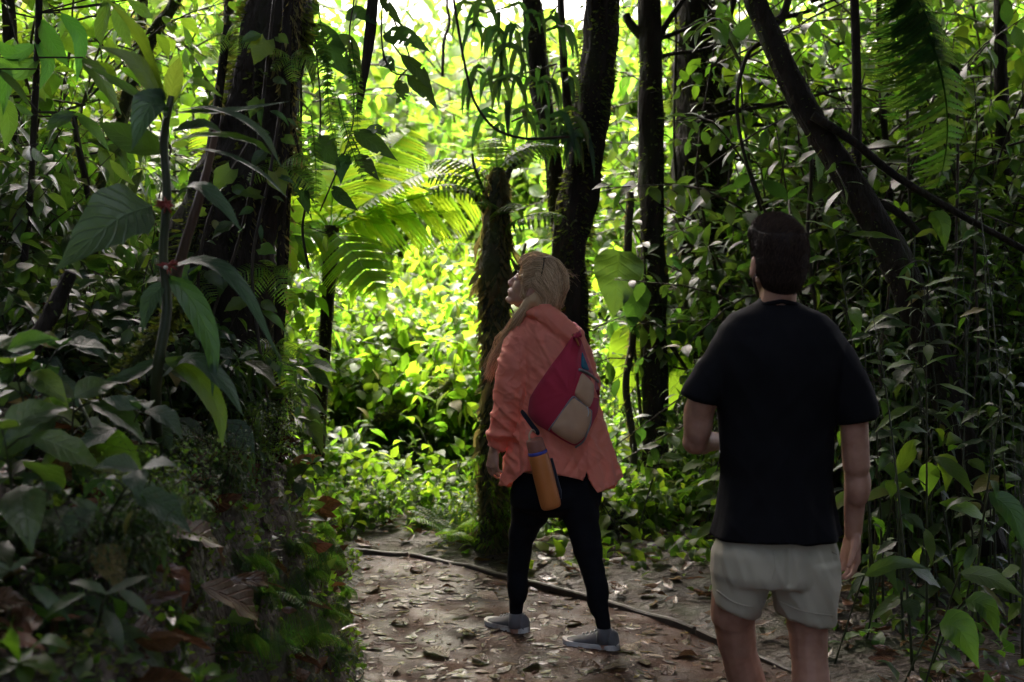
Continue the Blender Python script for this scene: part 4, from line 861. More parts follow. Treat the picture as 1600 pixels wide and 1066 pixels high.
for st in ([(600, -40), (596, 60), (610, 110), (640, 118)], [(560, -40), (545, 60), (552, 140), (548, 210), (500, 330)], [(480, -30), (490, 40), (500, 150), (500, 215)], [(596, 60), (600, 95)], [(548, 210), (562, 240)], [(600, 50), (626, 86)], [(460, -20), (466, 120), (464, 240), (446, 280)], [(600, 0), (640, 90), (622, 124)]):
    mb.tube(bez([P(x, y, 5.22) for x, y in st], 10), .0035, 5)
mb.build("stem", M['twig'], HV)
# feathery hanging twigs at the trunk
for k, (x, y0, y1) in enumerate([(498, 20, 150), (512, 90, 250), (528, 150, 290), (462, 160, 300), (486, 180, 330), (548, 60, 210), (476, 20, 120)]):
    root = empty("trailing_fern", P(x, y0, 5.15), "thin trailing fern frond hanging beside the huge dark trunk", "fern", "trailing ferns by the huge trunk")
    a = P(x, y0, 5.15); b = P(x + random.uniform(5, 40), y1, 5.1); place_frond(root, FROND_T, a, b - a, (.5 * random.choice((-1, 1)), -1, .2), (b - a).length)
# strap-leaved epiphyte between the mossy trunks
EP = empty("strap_leaf_epiphyte", P(860, 120, 7.5), "drooping clumps of narrow strap leaves hung between the slim and the mossy trunk", "epiphyte")
q = random.Random(12); mb = MB()
for cx_, cy_, n in ((800, 70, 14), (770, 130, 12), (850, 130, 14), (800, 190, 12), (890, 215, 18), (760, 20, 8), (840, 40, 10), (880, 200, 10)):
    hub = P(cx_, cy_, 7.4); mb.tube(bez([P(870, cy_ - 30, 7.7), hub + Vector((.04, .1, .03)), hub], 6), .006, 5)
    for k in range(n):
        a = q.uniform(0, 6.28); L = q.uniform(40, 78) * 7.4 / FPX; s = hub + Vector((q.uniform(-.14, .14), q.uniform(-.12, .12), q.uniform(-.05, .08)))
        o = Vector((math.cos(a), math.sin(a) * .6, 0)); curve_leaf(EP, [s, s + o * L * .4 + Vector((0, 0, L * .12)), s + o * L * .62 + Vector((0, 0, -L * .25)), s + o * L * .7 + Vector((0, 0, -L * .75))], q.uniform(7, 11) * 7.4 / FPX, 'leaf_silhouette', 'lance', (q.uniform(-.5, .5), -1, .5), nl=7)
mb.build("stem", M['twig'], EP)
# elephant ears
def ear(label, base, blades, Y, mat='leaf_mid'):
    root = empty("elephant_ear", base, label, "plant"); mb = MB()
    for (x0, y0), (x1, y1), w, fc in blades:
        a = P(x0, y0, Y); mb.tube(bez([base, (base + a) / 2 + Vector((0, .05, .25)), a], 10), [.014 - .0009 * i for i in range(11)], 6); b = P(x1, y1, Y - .12); curve_leaf(root, [a, (a + b) / 2 + Vector((0, -.04, 0)), b], w * Y / FPX, mat, 'heart', fc, fold=.1, wav=.12, nl=14)
    mb.build("stem", M['stem'], root)
ear("dim heart-leaved plant hanging between the two walkers at head height", G(.9, 8.4), [((968, 392), (958, 498), 78, (0, -1, .2)), ((995, 440), (985, 520), 50, (.3, -1, .2))], 7.9, 'leaf_dark')
ear("huge backlit leaves glowing behind the straight trunk", G(1.2, 8.9), [((1048, 505), (1040, 660), 76, (.1, -1, .1)), ((990, 510), (968, 640), 66, (-.2, -1, .1)), ((1010, 540), (1030, 650), 60, (0, -1, 0))], 8.55, 'leaf_bright')
ear("large pale leaf glowing deep in the thicket beside the man's arm", G(2.5, 7.6), [((1480, 632), (1442, 678), 54, (.1, -1, .3)), ((1420, 700), (1385, 740), 44, (0, -1, .4))], 7.0, 'leaf_bright')
root = empty("climbing_heartleaf", P(1060, 390, 9.0), "two pale heart-shaped leaves climbing the wide dark trunk", "plant")
M['leaf_pale'] = leaf_mat("pale_leaf", (0.10, 0.16, 0.10), (0.10, .25, .05), .35, .3, 6, .4, .2)
for a, b, w in (((1062, 400), (1066, 424), 36), ((1050, 428), (1052, 450), 34)): curve_leaf(root, [P(*a, 9.0), P((a[0] + b[0]) / 2, (a[1] + b[1]) / 2, 8.97), P(*b, 8.95)], w * 9 / FPX, 'leaf_pale', 'heart', (-.1, -1, .6))
mb = MB(); mb.tube([P(1064, 330, 9.06), P(1062, 400, 9.0), P(1050, 428, 9.0)], .004, 5); mb.build("stem", M['twig'], root)

# ------------------------------------------------------------------ the dim thicket on the far side of the man
q = random.Random(31)
tl = "leafy stem with dull green leaves in the dim thicket beyond the man's arm"; tg = "leafy stems of the dim thicket"
for k in range(46):
    px = 1345 + 290 * ((k * .618) % 1); Y = q.uniform(4.6, 8.0); x = wx(px, Y)
    if Y < 5.2 and px < 1420: continue
    h = q.uniform(.7, 2.1); kd = ('ellip', 'lance', 'ovate', 'lance', 'blade')[k % 5]
    leafy_plant("thicket_plant", tl, G(x, Y, -.03), h, q.randrange(10, 16), (.08, .18, .13, .26, .2)[k % 5] * q.uniform(.85, 1.15), kd, ('leaf_mid', 'leaf_dark', 'leaf_dark')[k % 3], (q.uniform(-.25, .15), q.uniform(-.3, .2)), k % 3, tg, t0=.1, droop=.4, seed=100 + k, r0=.007)
for k in range(16):
    px = 960 + 190 * ((k * .618) % 1); Y = q.uniform(6.9, 8.4); x = wx(px, Y); Y = max(Y, board_y(x) + .5)
    leafy_plant("thicket_plant", "knee-high leafy plant in the undergrowth between the two walkers", G(x, Y, -.03), q.uniform(.3, .7), q.randrange(7, 11), q.uniform(.12, .2), ('ovate', 'ellip')[k % 2], ('leaf_mid', 'leaf_bright')[k % 2], (q.uniform(-.2, .2), q.uniform(-.2, .1)), k % 3, "plants between the walkers", t0=.15, seed=200 + k)
big_r = [([(1468, 975), (1500, 985), (1530, 1045)], 58, 4.6, 'leaf_mid', "broad low leaf with pale mottling, lowest in the thicket"), ([(1508, 938), (1540, 950), (1562, 1000)], 44, 4.7, 'leaf_mid', "dark broad leaf drooping just above the lowest mottled one"),
         ([(1350, 900), (1400, 880), (1455, 890)], 26, 4.9, 'leaf_dark', "long leaf catching sheen beside the man's hanging hand"), ([(1500, 895), (1550, 905), (1602, 935)], 34, 4.5, 'leaf_dark', "long bluish sheen leaf at the edge above the mottled leaves"),
         ([(1400, 742), (1425, 700), (1440, 690)], 26, 5.2, 'leaf_mid', "upright fuzzy leaf beside the man's forearm"), ([(1465, 730), (1480, 725), (1478, 770)], 34, 5.4, 'leaf_bright', "round light green leaf pair in the thicket beyond the forearm"),
         ([(1545, 770), (1580, 800), (1600, 860)], 40, 4.9, 'leaf_dark', "big drooping leaf at the edge of the thicket"), ([(1456, 330), (1470, 350), (1478, 392)], 34, 6.0, 'leaf_mid', "upright bright oval leaf near the leaning trunk"), ([(1430, 370), (1455, 362), (1465, 376)], 12, 6.0, 'leaf_bright', "thin curled bright leaf near the leaning trunk")]
for pts, w, Y, mt, lb in big_r:
    b = G(wx(pts[0][0], Y) - .05, Y + .15); a = P(*pts[0], Y); root = empty("bigleaf_herb", b, lb, "plant"); mb = MB(); mb.tube(bez([b, (a + b) / 2 + Vector((.03, .05, .05)), a], 8), .004, 5); mb.build("stem", M['stem'], root)
    curve_leaf(root, [P(x, y, Y - .05 * i) for i, (x, y) in enumerate(pts)], w * Y / FPX, mt, 'ovate', (random.uniform(-.3, .3), -1, .7))
    if 'pair' in lb: curve_leaf(root, [P(1465, 730, 5.4), P(1452, 742, 5.38), P(1450, 775, 5.36)], 34 * Y / FPX, mt, 'round', (-.2, -1, .4))
# ------------------------------------------------------------------ people
M['skin_w'] = surf_mat("skin", [(.3, (.38, .205, .14)), (.7, (.52, .31, .22))], 22, (.42, .55), .12, 160, .002, sub=.12)
M['skin_m'] = surf_mat("skin_tan", [(.3, (.33, .165, .105)), (.7, (.47, .265, .18))], 22, (.45, .6), .12, 160, .002, sub=.12)
def cloth_mat(name, c, rough=.8, weave=420, bump=.15, vary=.12, sheen=.2, spec=.25, trans=None):
    m = surf_mat(name, [(.3, tuple(x * (1 - vary) for x in c)), (.7, tuple(x * (1 + vary) for x in c))], 7, (rough - .08, rough + .06), bump, weave, .0015, sheen=sheen, spec=spec)
    if trans:
        nt = m.node_tree; pb = [n for n in nt.nodes if n.type == 'BSDF_PRINCIPLED'][0]; out = [n for n in nt.nodes if n.type == 'OUTPUT_MATERIAL'][0]
        tr = N(nt, "ShaderNodeBsdfTranslucent", i0=rgba(c)); ms = N(nt, "ShaderNodeMixShader", i0=trans); nt.links.new(pb.outputs[0], ms.inputs[1]); nt.links.new(tr.outputs[0], ms.inputs[2]); nt.links.new(ms.outputs[0], out.inputs[0])
    return m
M['coral'] = cloth_mat("coral_nylon", (.90, .285, .19), .62, 500, .1, .05, .1, .35, .22)
M['black_cotton'] = cloth_mat("black_cotton", (.0075, .0075, .009), .9, 600, .2, .1, .0, .1)
M['legging'] = cloth_mat("black_legging", (.006, .0062, .0085), .8, 700, .1, .1, .0, .12)
M['khaki'] = cloth_mat("pale_khaki", (.46, .42, .31), .85, 500, .2, .06, .1)
M['crimson'] = cloth_mat("crimson_canvas", (.44, .030, .062), .75, 480, .2, .08, .15)
M['tan'] = cloth_mat("tan_canvas", (.54, .34, .21), .75, 480, .2, .06, .1)
M['teal'] = cloth_mat("teal_canvas", (.01, .12, .19), .75, 480, .2, .06, .1)
M['navy'] = cloth_mat("navy_webbing", (.012, .013, .022), .7, 300, .3)
M['zip'] = surf_mat("grey_zip", [(.3, (.16, .16, .16)), (.7, (.30, .30, .30))], 60, (.35, .5), .3, 500, .002)
M['metal'] = surf_mat("metal", [(.3, (.45, .45, .45)), (.7, (.6, .6, .6))], 30, (.2, .35), .1, 100, .001)
M['grey_shoe'] = cloth_mat("grey_knit", (.11, .105, .105), .85, 260, .5, .3)
M['sole'] = surf_mat("dirty_sole", [(.35, (.34, .30, .26)), (.6, (.66, .63, .58))], 18, (.55, .75), .3, 90, .003)
M['orange_paint'] = surf_mat("orange_enamel", [(.3, (.50, .165, .04)), (.7, (.56, .20, .055))], 12, (.38, .5), .1, 300, .001)
M['pink_lid'] = surf_mat("dusty_rose_lid", [(.3, (.27, .11, .075)), (.7, (.31, .13, .09))], 12, (.4, .55), .1, 300, .001)
M['blue_band'] = surf_mat("blue_band", [(.3, (.05, .06, .32)), (.7, (.07, .08, .4))], 12, (.4, .5), .1, 200, .001)
M['eye'] = surf_mat("eye", [(.3, (.45, .42, .40)), (.7, (.5, .47, .45))], 4, (.1, .2), 0)
M['dark'] = surf_mat("dark_plastic", [(.3, (.01, .01, .011)), (.7, (.015, .014, .014))], 8, (.15, .3), 0)
def hair_mat(name, a, b, c, rough=.42, spec=.4):
    m, nt, out = new_mat(name); L = nt.links.new; geo = N(nt, "ShaderNodeNewGeometry"); rp = N(nt, "ShaderNodeValToRGB"); e = rp.color_ramp.elements; e.new(.5)
    for k, (p, cc) in enumerate(((.0, a), (.5, b), (1.0, c))): e[k].position = p; e[k].color = rgba(cc)
    L(geo.outputs["Random Per Island"], rp.inputs[0]); pb = N(nt, "ShaderNodeBsdfPrincipled"); L(rp.outputs[0], pb.inputs["Base Color"]); pb.inputs["Roughness"].default_value = rough; pb.inputs["Specular IOR Level"].default_value = spec
    tc = N(nt, "ShaderNodeTexCoord"); no = N(nt, "ShaderNodeTexNoise", i2=150.0, i3=3.0); L(tc.outputs["Object"], no.inputs["Vector"]); bp = N(nt, "ShaderNodeBump", i0=.3, i1=.003); L(no.outputs[0], bp.inputs["Height"]); L(bp.outputs[0], pb.inputs["Normal"]); L(pb.outputs[0], out.inputs[0]); return m
M['blonde'] = hair_mat("blonde_hair", (.30, .19, .10), (.60, .40, .215), (.88, .68, .44), .5, .3)
M['brown'] = hair_mat("brown_hair", (.018, .011, .008), (.036, .021, .014), (.07, .042, .027), .65, .2)

def jig(p, s, z=0): return Vector((nz(p.x * s, p.y * s, p.z * s + z), nz(p.x * s + 7, p.y * s, p.z * s + z), nz(p.x * s, p.y * s + 5, p.z * s + z)))
def hand(mb, wrist, d, pn, L, curl, spread=.10, thumb=(.65, .6, .25), fine=1.0, thumb_side=1):
    """palm with four unequal bent fingers and a thumb from its side; d along the hand, pn out of the palm"""
    k = L / .185; wrist = Vector(wrist); d = Vector(d).normalized(); pn = Vector(pn); pn = (pn - d * pn.dot(d)).normalized(); ac = d.cross(pn) * thumb_side
    off = (.031, .0105, -.0105, -.030); fl = (.070, .079, .073, .057); base = []
    for o, l in zip(off, (.090, .094, .091, .083)): base.append(wrist + (d * l + ac * o) * k)
    for b, o in zip(base, off): mb.cone(wrist + (d * .012 + ac * o * .55) * k, b, .0135 * k, .0115 * k, 12)
    mb.ell(wrist + d * .048 * k - pn * .001, (d * .046 * k, ac * .038 * k, pn * .0135 * k))
    mb.ell(wrist + (d * .034 + ac * .024 + pn * .007) * k, (d * .028 * k, ac * .015 * k, pn * .014 * k))
    for j, (b, o, l) in enumerate(zip(base, off, fl)):
        dr = (d + ac * (o / .03) * spread).normalized(); p = b; rr = [.0098, .0090, .0082, .0070]
        for s, q in enumerate((.45, .30, .25)):
            ang = curl[s] * (1 + .12 * (j - 1)); dr = (dr * math.cos(ang) + pn * math.sin(ang)).normalized() if s == 0 else (dr * math.cos(ang) + (pn - dr * pn.dot(dr) - d * .0).normalized() * math.sin(ang)).normalized() if (pn - dr * pn.dot(dr)).length > .2 else (dr * math.cos(ang) - d * math.sin(ang)).normalized()
            e = p + dr * l * q * k; mb.cone(p, e, rr[s] * k * .93, rr[s + 1] * k * .93, 12); p = e
    t0 = wrist + (d * .022 + ac * .022 + pn * .004) * k; td = (d * thumb[0] + ac * thumb[1] + pn * thumb[2]).normalized()
    t1 = t0 + td * .040 * k; t2 = t1 + (td + d * .35 + pn * .15).normalized() * .032 * k; t3 = t2 + (td + d * .5 + pn * .3).normalized() * .025 * k
    mb.cone(t0, t1, .0145 * k, .0112 * k); mb.cone(t1, t2, .0112 * k, .0098 * k); mb.cone(t2, t3, .0098 * k, .0078 * k)
def head(mb, c, f, u, k=1.0, female=True):
    """skull, jaw, brow, nose, lips, eyelids, ears; returns a placing function"""
    f = Vector(f).normalized(); u = Vector(u); u = (u - f * u.dot(f)).normalized(); s = u.cross(f)
    def at(a, b, z): return c + (f * a + s * b + u * z) * k
    def E(p, r): mb.ell(at(*p), (f * r[0] * k, s * r[1] * k, u * r[2] * k))
    E((-.014, 0, .036), (.096, .075, .084)); E((.022, 0, -.002), (.068, .066, .088)); E((.030, 0, -.042), (.058, .054, .066))
    jw = .048 if female else .054
    for sd in (-1, 1):
        mb.cone(at(-.012, sd * jw, -.050), at(.064, sd * .015, -.094), .017 * k, .015 * k); E((.050, sd * .036, -.022), (.030, .026, .032))
        E((.071, sd * .031, .006), (.015, .018, .010)); E((.069, sd * .030, .024), (.018, .026, .008)); E((.099, sd * .0105, -.029), (.011, .0085, .0085))
        E((-.008, sd * .077, -.010), (.019, .007, .031)); E((-.004, sd * .080, -.034), (.010, .006, .011))
    E((.076, 0, -.094), (.018, .022, .015)); E((.083, 0, .020), (.010, .020, .018)); mb.cone(at(.086, 0, .014), at(.104, 0, -.022), .0085 * k, .0105 * k); E((.1045, 0, -.023), (.0095, .0105, .0095)); E((.092, 0, -.034), (.012, .010, .010))
    E((.086, 0, -.0535), (.012, .023, .0075)); E((.084, 0, -.0645), (.012, .020, .0085)); E((.074, 0, -.058), (.019, .034, .026))
    return at, f, s, u
def shoe(root, heel, d, L, wide=1.0, up='grey_shoe', so='sole'):
    d = Vector(d).normalized(); s = Vector((-d.y, d.x, 0)); z = Vector((0, 0, 1)); heel = Vector(heel)
    st = [(.0, .018, .050, .055), (.03, .030, .060, .088), (.12, .036, .062, .100), (.26, .037, .060, .100), (.36, .038, .052, .084), (.52, .043, .040, .066), (.70, .047, .032, .052), (.86, .043, .026, .041), (.95, .030, .022, .033), (1.0, .010, .018, .024)]
    mb = MB(); n = 20; rings = []
    for t, w, cz, top in st:
        c = heel + d * (t * L) ; ring = []
        for k in range(n):
            a = 2 * math.pi * k / n; yy = math.sin(a); zz = .018 + (top - .018) * (.5 + .5 * yy); ring.append(tuple(c + s * (w * wide * math.copysign(abs(math.cos(a)) ** .75, math.cos(a)) * (1 - .28 * max(yy, 0))) + z * zz))
        rings.append(ring)
    V = [v for r_ in rings for v in r_]; F = [(i * n + k, i * n + (k + 1) % n, (i + 1) * n + (k + 1) % n, (i + 1) * n + k) for i in range(len(st) - 1) for k in range(n)] + [tuple(reversed(range(n))), tuple((len(st) - 1) * n + k for k in range(n))]
    mb.add(V, F); o = mb.build("shoe", M[up], root)
    mb = MB(); m = 26; bot = []; top = []
    for k in range(m):
        a = 2 * math.pi * k / m; t = .5 - .5 * math.cos(a); w = float(np.interp(t, [x[0] for x in st], [x[1] for x in st])) + .004
        p = heel + d * (t * (L + .012) - .006) + s * (w * wide * math.copysign(min(abs(math.sin(a)) * 1.9, 1), math.sin(a))); bot.append(p + z * (.002 + .012 * max(t - .75, 0) * 4 * .5)); top.append(p + z * (.033 + .010 * max(t - .8, 0) * 5 * .3 + .006 * max(.2 - t, 0) * 5))
    mb.add([tuple(v) for v in bot + top], [(k, (k + 1) % m, m + (k + 1) % m, m + k) for k in range(m)] + [tuple(reversed(range(m))), tuple(range(m, 2 * m))]); mb.build("sole", M[so], o, smooth=False)
    mb = MB()
    for i in range(4):
        t = .40 + .075 * i; top_ = float(np.interp(t, [x[0] for x in st], [x[3] for x in st])); c = heel + d * (t * L) + z * (top_ + .002)
        mb.tube([c - s * .020 - z * .010, c + z * .003 + d * .006, c + s * .020 - z * .010], .0028, 5)
    mb.build("laces", M['zip'] if up == 'grey_shoe' else M['dark'], o)
    return o
def rings(spec, Y, ry, dys=None):
    """torso rings from outline pixels: (y, x_left, x_right), depth radii ry"""
    out = []
    for i, (y, a, b) in enumerate(spec):
        yy = Y + (dys[i] if dys else 0); p = P(a, y, yy); q = P(b, y, yy); c = (p + q) / 2; out.append((c, Vector(((q.x - p.x) / 2, 0, 0)), Vector((0, ry[i], 0))))
    return out
def fold(me, fn):
    v = get_v(me); n = get_n(me); d = np.array([fn(Vector(a), Vector(b)) for a, b in zip(v.tolist(), n.tolist())]); set_v(me, v + n * d[:, None])
def cut_below(me, hem):
    """open the bottom along a hem line z = hem(x, y) and give the cloth edge a thickness"""
    bm = bmesh.new(); bm.from_mesh(me); kill = [v for v in bm.verts if v.co.z < hem(v.co.x, v.co.y) - .004]
    bmesh.ops.delete(bm, geom=kill, context='VERTS')
    be = {v for e in bm.edges if e.is_boundary for v in e.verts}
    for v in be: v.co.z = hem(v.co.x, v.co.y)
    bmesh.ops.smooth_vert(bm, verts=list(be), factor=.4, use_axis_x=True, use_axis_y=True, use_axis_z=False)
    edges = [e for e in bm.edges if e.is_boundary]; r_ = bmesh.ops.extrude_edge_only(bm, edges=edges); nv = [g for g in r_['geom'] if isinstance(g, bmesh.types.BMVert)]
    cx = sum(v.co.x for v in nv) / len(nv); cyy = sum(v.co.y for v in nv) / len(nv)
    for v in nv: v.co.x += (cx - v.co.x) * .05; v.co.y += (cyy - v.co.y) * .05; v.co.z += .012
    bmesh.ops.recalc_face_normals(bm, faces=bm.faces); bm.to_mesh(me); bm.free(); me.polygons.foreach_set("use_smooth", np.ones(len(me.polygons), bool)); me.update()

# ---- the person in the coral jacket
YW = 5.40
def W(x, y, d=0.0): return P(x, y, YW + d)
pw = Vector((W(870, 1000).x, YW, 0))
WOM = empty("person", pw, "blonde person in a coral rain jacket and black leggings looking up from the path bend", "person")
mb = MB()
hc = W(834, 449, .02); at, hf_, hs_, hu_ = head(mb, hc, (-.87, .20, .40), (.42, -.06, .90), .98)
mb.cone(at(-.030, 0, -.045), W(852, 506, .03), .052, .056); mb.cone(at(0, 0, -.06), W(846, 500, .0), .046, .05)
mb.loft(rings([(498, 840, 868), (520, 812, 898), (580, 818, 905), (650, 820, 915), (720, 812, 925), (770, 808, 930), (800, 825, 918)], YW, [.05, .085, .10, .095, .11, .11, .06]))
la = [W(816, 524, -.02), W(801, 566, -.05), W(797, 612, -.05), W(786, 662, -.02), W(774, 703, 0)]
for a, b, r0, r1 in zip(la, la[1:], (.048, .044, .040, .032), (.044, .040, .032, .024)): mb.cone(a, b, r0, r1)
hand(mb, W(772.5, 698, 0), (-.10, -.03, -1), (.72, .55, .1), .176, (.42, .6, .45), .06, (.75, .45, .3), thumb_side=-1)
ra = [W(893, 530, .03), W(918, 606, .16), W(900, 648, .36)]
mb.cone(ra[0], ra[1], .046, .04); mb.cone(ra[1], ra[2], .04, .026); hand(mb, ra[2], (-.5, .55, .45), (-.3, .3, -.9), .175, (.4, .5, .4))
lg = [(W(832, 765, .04), .092), (W(828, 800, .05), .085), (W(815, 838, .07), .060), (W(808, 905, .09), .046), (W(806, 957, .10), .030), (W(806, 985, .10), .028)]
rg = [(W(903, 765, -.03), .092), (W(908, 806, -.04), .080), (W(919, 860, -.07), .064), (W(935, 930, -.12), .044), (W(944, 982, -.14), .030), (W(945, 1010, -.14), .028)]
for leg in (lg, rg):
    for (a, r0), (b, r1) in zip(leg, leg[1:]): mb.cone(a, b, r0 * .93, r1 * .93)
body = fuse(mb, "body", .0042, 5, M['skin_w'], .5); link("body", body, WOM)
for e, (hx, hy) in ((at(.0765, .0325, .004), (0, 0)), (at(.0765, -.0325, .004), (0, 0))):
    mb = MB(); mb.ell(e, (hf_ * .0125, hs_ * .0125, hu_ * .0085)); o = mb.build("eye", M['eye'], WOM)
    mb = MB(); mb.ell(e + hf_ * .0095, (hf_ * .004, hs_ * .006, hu_ * .006)); mb.build("iris", M['dark'], o)
for sd in (1, -1):
    mb = MB(); mb.tube(bez([at(.088, sd * .014, .030), at(.086, sd * .030, .036), at(.068, sd * .050, .030)], 8), [.002, .003, .0032, .0035, .0035, .003, .0028, .002, .001], 6); mb.build("eyebrow", M['brown'], WOM)
    mb = MB(); mb.tube(bez([at(.088, sd * .020, .006), at(.091, sd * .032, .009), at(.080, sd * .045, .006)], 6), .0016, 5); mb.build("lashes", M['dark'], WOM)
M['lip'] = surf_mat("lip", [(.3, (.36, .13, .11)), (.7, (.42, .16, .13))], 30, (.35, .45), .1)
mb = MB(); mb.ell(at(.0865, 0, -.0545), (hf_ * .0125, hs_ * .021, hu_ * .0055)); mb.ell(at(.0845, 0, -.0635), (hf_ * .0125, hs_ * .018, hu_ * .006)); mb.build("lips", M['lip'], WOM)
# leggings
mb = MB()
mb.loft(rings([(735, 806, 925), (770, 796, 942), (790, 797, 938), (806, 830, 905)], YW, [.115, .13, .12, .05]))
for leg in (lg[:5], rg[:5]):
    for (a, r0), (b, r1) in zip(leg, leg[1:]): mb.cone(a, b, r0, r1, 18)
for a, r0 in ((W(809, 915, .075), .047), (W(934, 928, -.115), .049)): mb.ell(a, (Vector((r0, 0, 0)), Vector((0, r0, 0)), Vector((0, 0, r0 * 2.1))))
me = fuse(mb, "leggings", .0065, 16, M['legging'])
fold(me, lambda p, n: .0025 * nz(p.x * 9, p.y * 9, p.z * 38) * (1 if abs(p.z - .48) < .16 or p.z < .22 else .35))
link("leggings", me, WOM)
shoe(WOM, W(821, 1000, .10) * 1 - Vector((0, 0, W(821, 1000, .10).z)) + Vector((.004, -.01, .0)), (-.70, .71, 0), .245)
q0 = W(962, 1022, -.13); shoe(WOM, Vector((q0.x + .008, q0.y - .02, 0)), (-.88, .47, 0), .25)
for c in (W(806, 968, .10), W(944, 992, -.14)):
    mb = MB(); mb.tube([c + Vector((0, 0, .03)), c, c - Vector((0, 0, .035))], [.031, .032, .033], 16); mb.build("sock", M['grey_shoe'], WOM)
# jacket
JS = [(484, 832, 868), (494, 820, 882), (506, 806, 896), (525, 801, 908), (555, 803, 918), (590, 806, 927), (625, 808, 935), (660, 802, 944), (695, 794, 953), (730, 786, 965), (762, 779, 978), (800, 772, 992)]
JR = [.062, .085, .105, .118, .128, .132, .134, .142, .155, .170, .185, .20]
JD = [.03, .02, .01, 0, 0, 0, 0, 0, .01, .02, .03, .04]
mb = MB(); mb.loft(rings(JS, YW, JR, JD))
sl = [(W(822, 520, -.01), .066), (W(808, 545, -.03), .067), (W(803, 570, -.05), .066), (W(798, 615, -.05), .066), (W(790, 650, -.035), .061), (W(782, 675, -.02), .054), (W(775, 693, 0), .044), (W(773, 700, 0), .040)]
def cloth_tube(mb, sl):
    R_ = []
    for i, (c, r0) in enumerate(sl):
        t = (sl[min(i + 1, len(sl) - 1)][0] - sl[max(i - 1, 0)][0]).normalized(); a = t.cross(Vector((0, 1, 0))).normalized(); b = t.cross(a); R_.append((c, a * r0, b * r0))
    mb.loft(R_)
cloth_tube(mb, sl)
cloth_tube(mb, [(W(886, 524, .02), .066), (W(902, 556, .08), .066), (W(915, 600, .15), .062), (W(916, 622, .19), .058), (W(906, 640, .29), .048), (W(901, 647, .34), .042)])
# hood lying on the shoulders
hd = Vector((.80, -.1, -.60)).normalized(); hn = Vector((-.15, -1, .25)).normalized(); hx = hd.cross(hn)
mb.ell(W(872, 508, -.085), (hd * .098, hx * .050, hn * .040)); mb.ell(W(893, 524, -.105), (hd * .050, hx * .040, hn * .024)); mb.ell(W(846, 492, -.04), (Vector((.068, 0, -.012)), Vector((0, .060, 0)), Vector((0, 0, .026)))); mb.ell(W(862, 494, -.055), (hd * .07, hx * .03, hn * .05))
jk = fuse(mb, "jacket", .0048, 7, M['coral'])
def jfold(p, n):
    a = math.atan2(p.y - YW, p.x - pw.x); h = p.z; low = min(max((1.02 - h) / .38, 0), 1); d = 0
    left = p.x < W(812, 600).x and h < 1.32
    if not left:
        d += .013 * low * math.sin(a * 7 + 2.2 * nz(a * 1.2, h * 1.2)) + .006 * low * math.sin(a * 15 + 3 * nz(a, h * 2, 4))
        r_ = nz((p.x + p.z * .55) * 13, p.y * 5, (p.z - p.x * .5) * 3.5); d += .0075 * (1 - min(abs(r_) * 3.2, 1)) * (1 - low * .5) + .006 * nz(p.x * 6 + p.z * 4, p.y * 6, p.z * 3)
        r_ = nz((p.x + p.z) * 30, p.y * 9, (p.z - p.x) * 9 + 2); d += .0028 * (1 - min(abs(r_) * 4, 1))
        r_ = nz((p.x - p.z * .8) * 15, p.y * 7, (p.z + p.x) * 4 + 9); d -= .004 * (1 - min(abs(r_) * 3.5, 1))
    else:
        t = (h * 1.0 + p.x * .8) * 17; r_ = nz(p.x * 6, p.y * 5, t); d += .009 * (1 - min(abs(r_) * 2.6, 1)) - .003; d += .006 * nz(p.x * 9, p.y * 9, h * 24 + 3) * (1.5 if h < .98 else .8)
        r_ = nz(p.x * 20 + h * 14, p.y * 9, h * 26 - p.x * 10); d += .0035 * (1 - min(abs(r_) * 4, 1))
        d += .012 * math.exp(-((h - W(775, 676).z) / .012) ** 2) - .006 * math.exp(-((h - W(775, 690).z) / .01) ** 2)
    return d
fold(jk, jfold)
hx_px = [770, 782, 800, 819, 835, 860, 880, 905, 912, 916, 918, 920, 926, 935, 955, 979, 995]; hy_px = [768, 767, 757, 737, 735, 737, 741, 747, 750, 742, 731, 746, 757, 768, 764, 752, 745]
def jhem(x, y):
    px = CX + x / y * FPX * 1.0; b = W(870, float(np.interp(px, hx_px, hy_px)), -.11).z
    if y > YW + .07: fr = W(870, float(np.interp(px, [770, 800, 860, 930, 985], [766, 772, 778, 783, 762]))).z; t = min((y - YW - .07) / .06, 1); b = b * (1 - t) + fr * t
    return b
cut = jhem
me = jk; bm = bmesh.new(); bm.from_mesh(me)
# keep the sleeve: only the body of the jacket is trimmed
slx = W(790, 700).x
kill = [v for v in bm.verts if v.co.z < jhem(v.co.x, v.co.y) - .003]
bmesh.ops.delete(bm, geom=kill, context='VERTS'); be = {v for e in bm.edges if e.is_boundary for v in e.verts}
for _ in range(3):
    bmesh.ops.smooth_vert(bm, verts=list(be), factor=.5, use_axis_x=True, use_axis_y=True, use_axis_z=False)
    for v in be: v.co.z = jhem(v.co.x, v.co.y)
ex = bmesh.ops.extrude_edge_only(bm, edges=[e for e in bm.edges if e.is_boundary]); nv = [g for g in ex['geom'] if isinstance(g, bmesh.types.BMVert)]
for v in nv: v.co.x += (pw.x + .01 - v.co.x) * .04; v.co.y += (YW - v.co.y) * .06; v.co.z += .02
bm.to_mesh(me); bm.free(); me.polygons.foreach_set("use_smooth", np.ones(len(me.polygons), bool)); me.update()
jo = link("jacket", jk, WOM)
from mathutils.bvhtree import BVHTree
jbvh = BVHTree.FromPolygons([v.co.copy() for v in jk.vertices], [tuple(p.vertices) for p in jk.polygons])
def jsurf(px, py):
    """camera-side surface of the jacket under a pixel"""
    o = P(px, py, 4.2); d = (P(px, py, 6) - o).normalized(); h = jbvh.ray_cast(o, d)
    return h[0] if h[0] is not None else P(px, py, YW - .06)
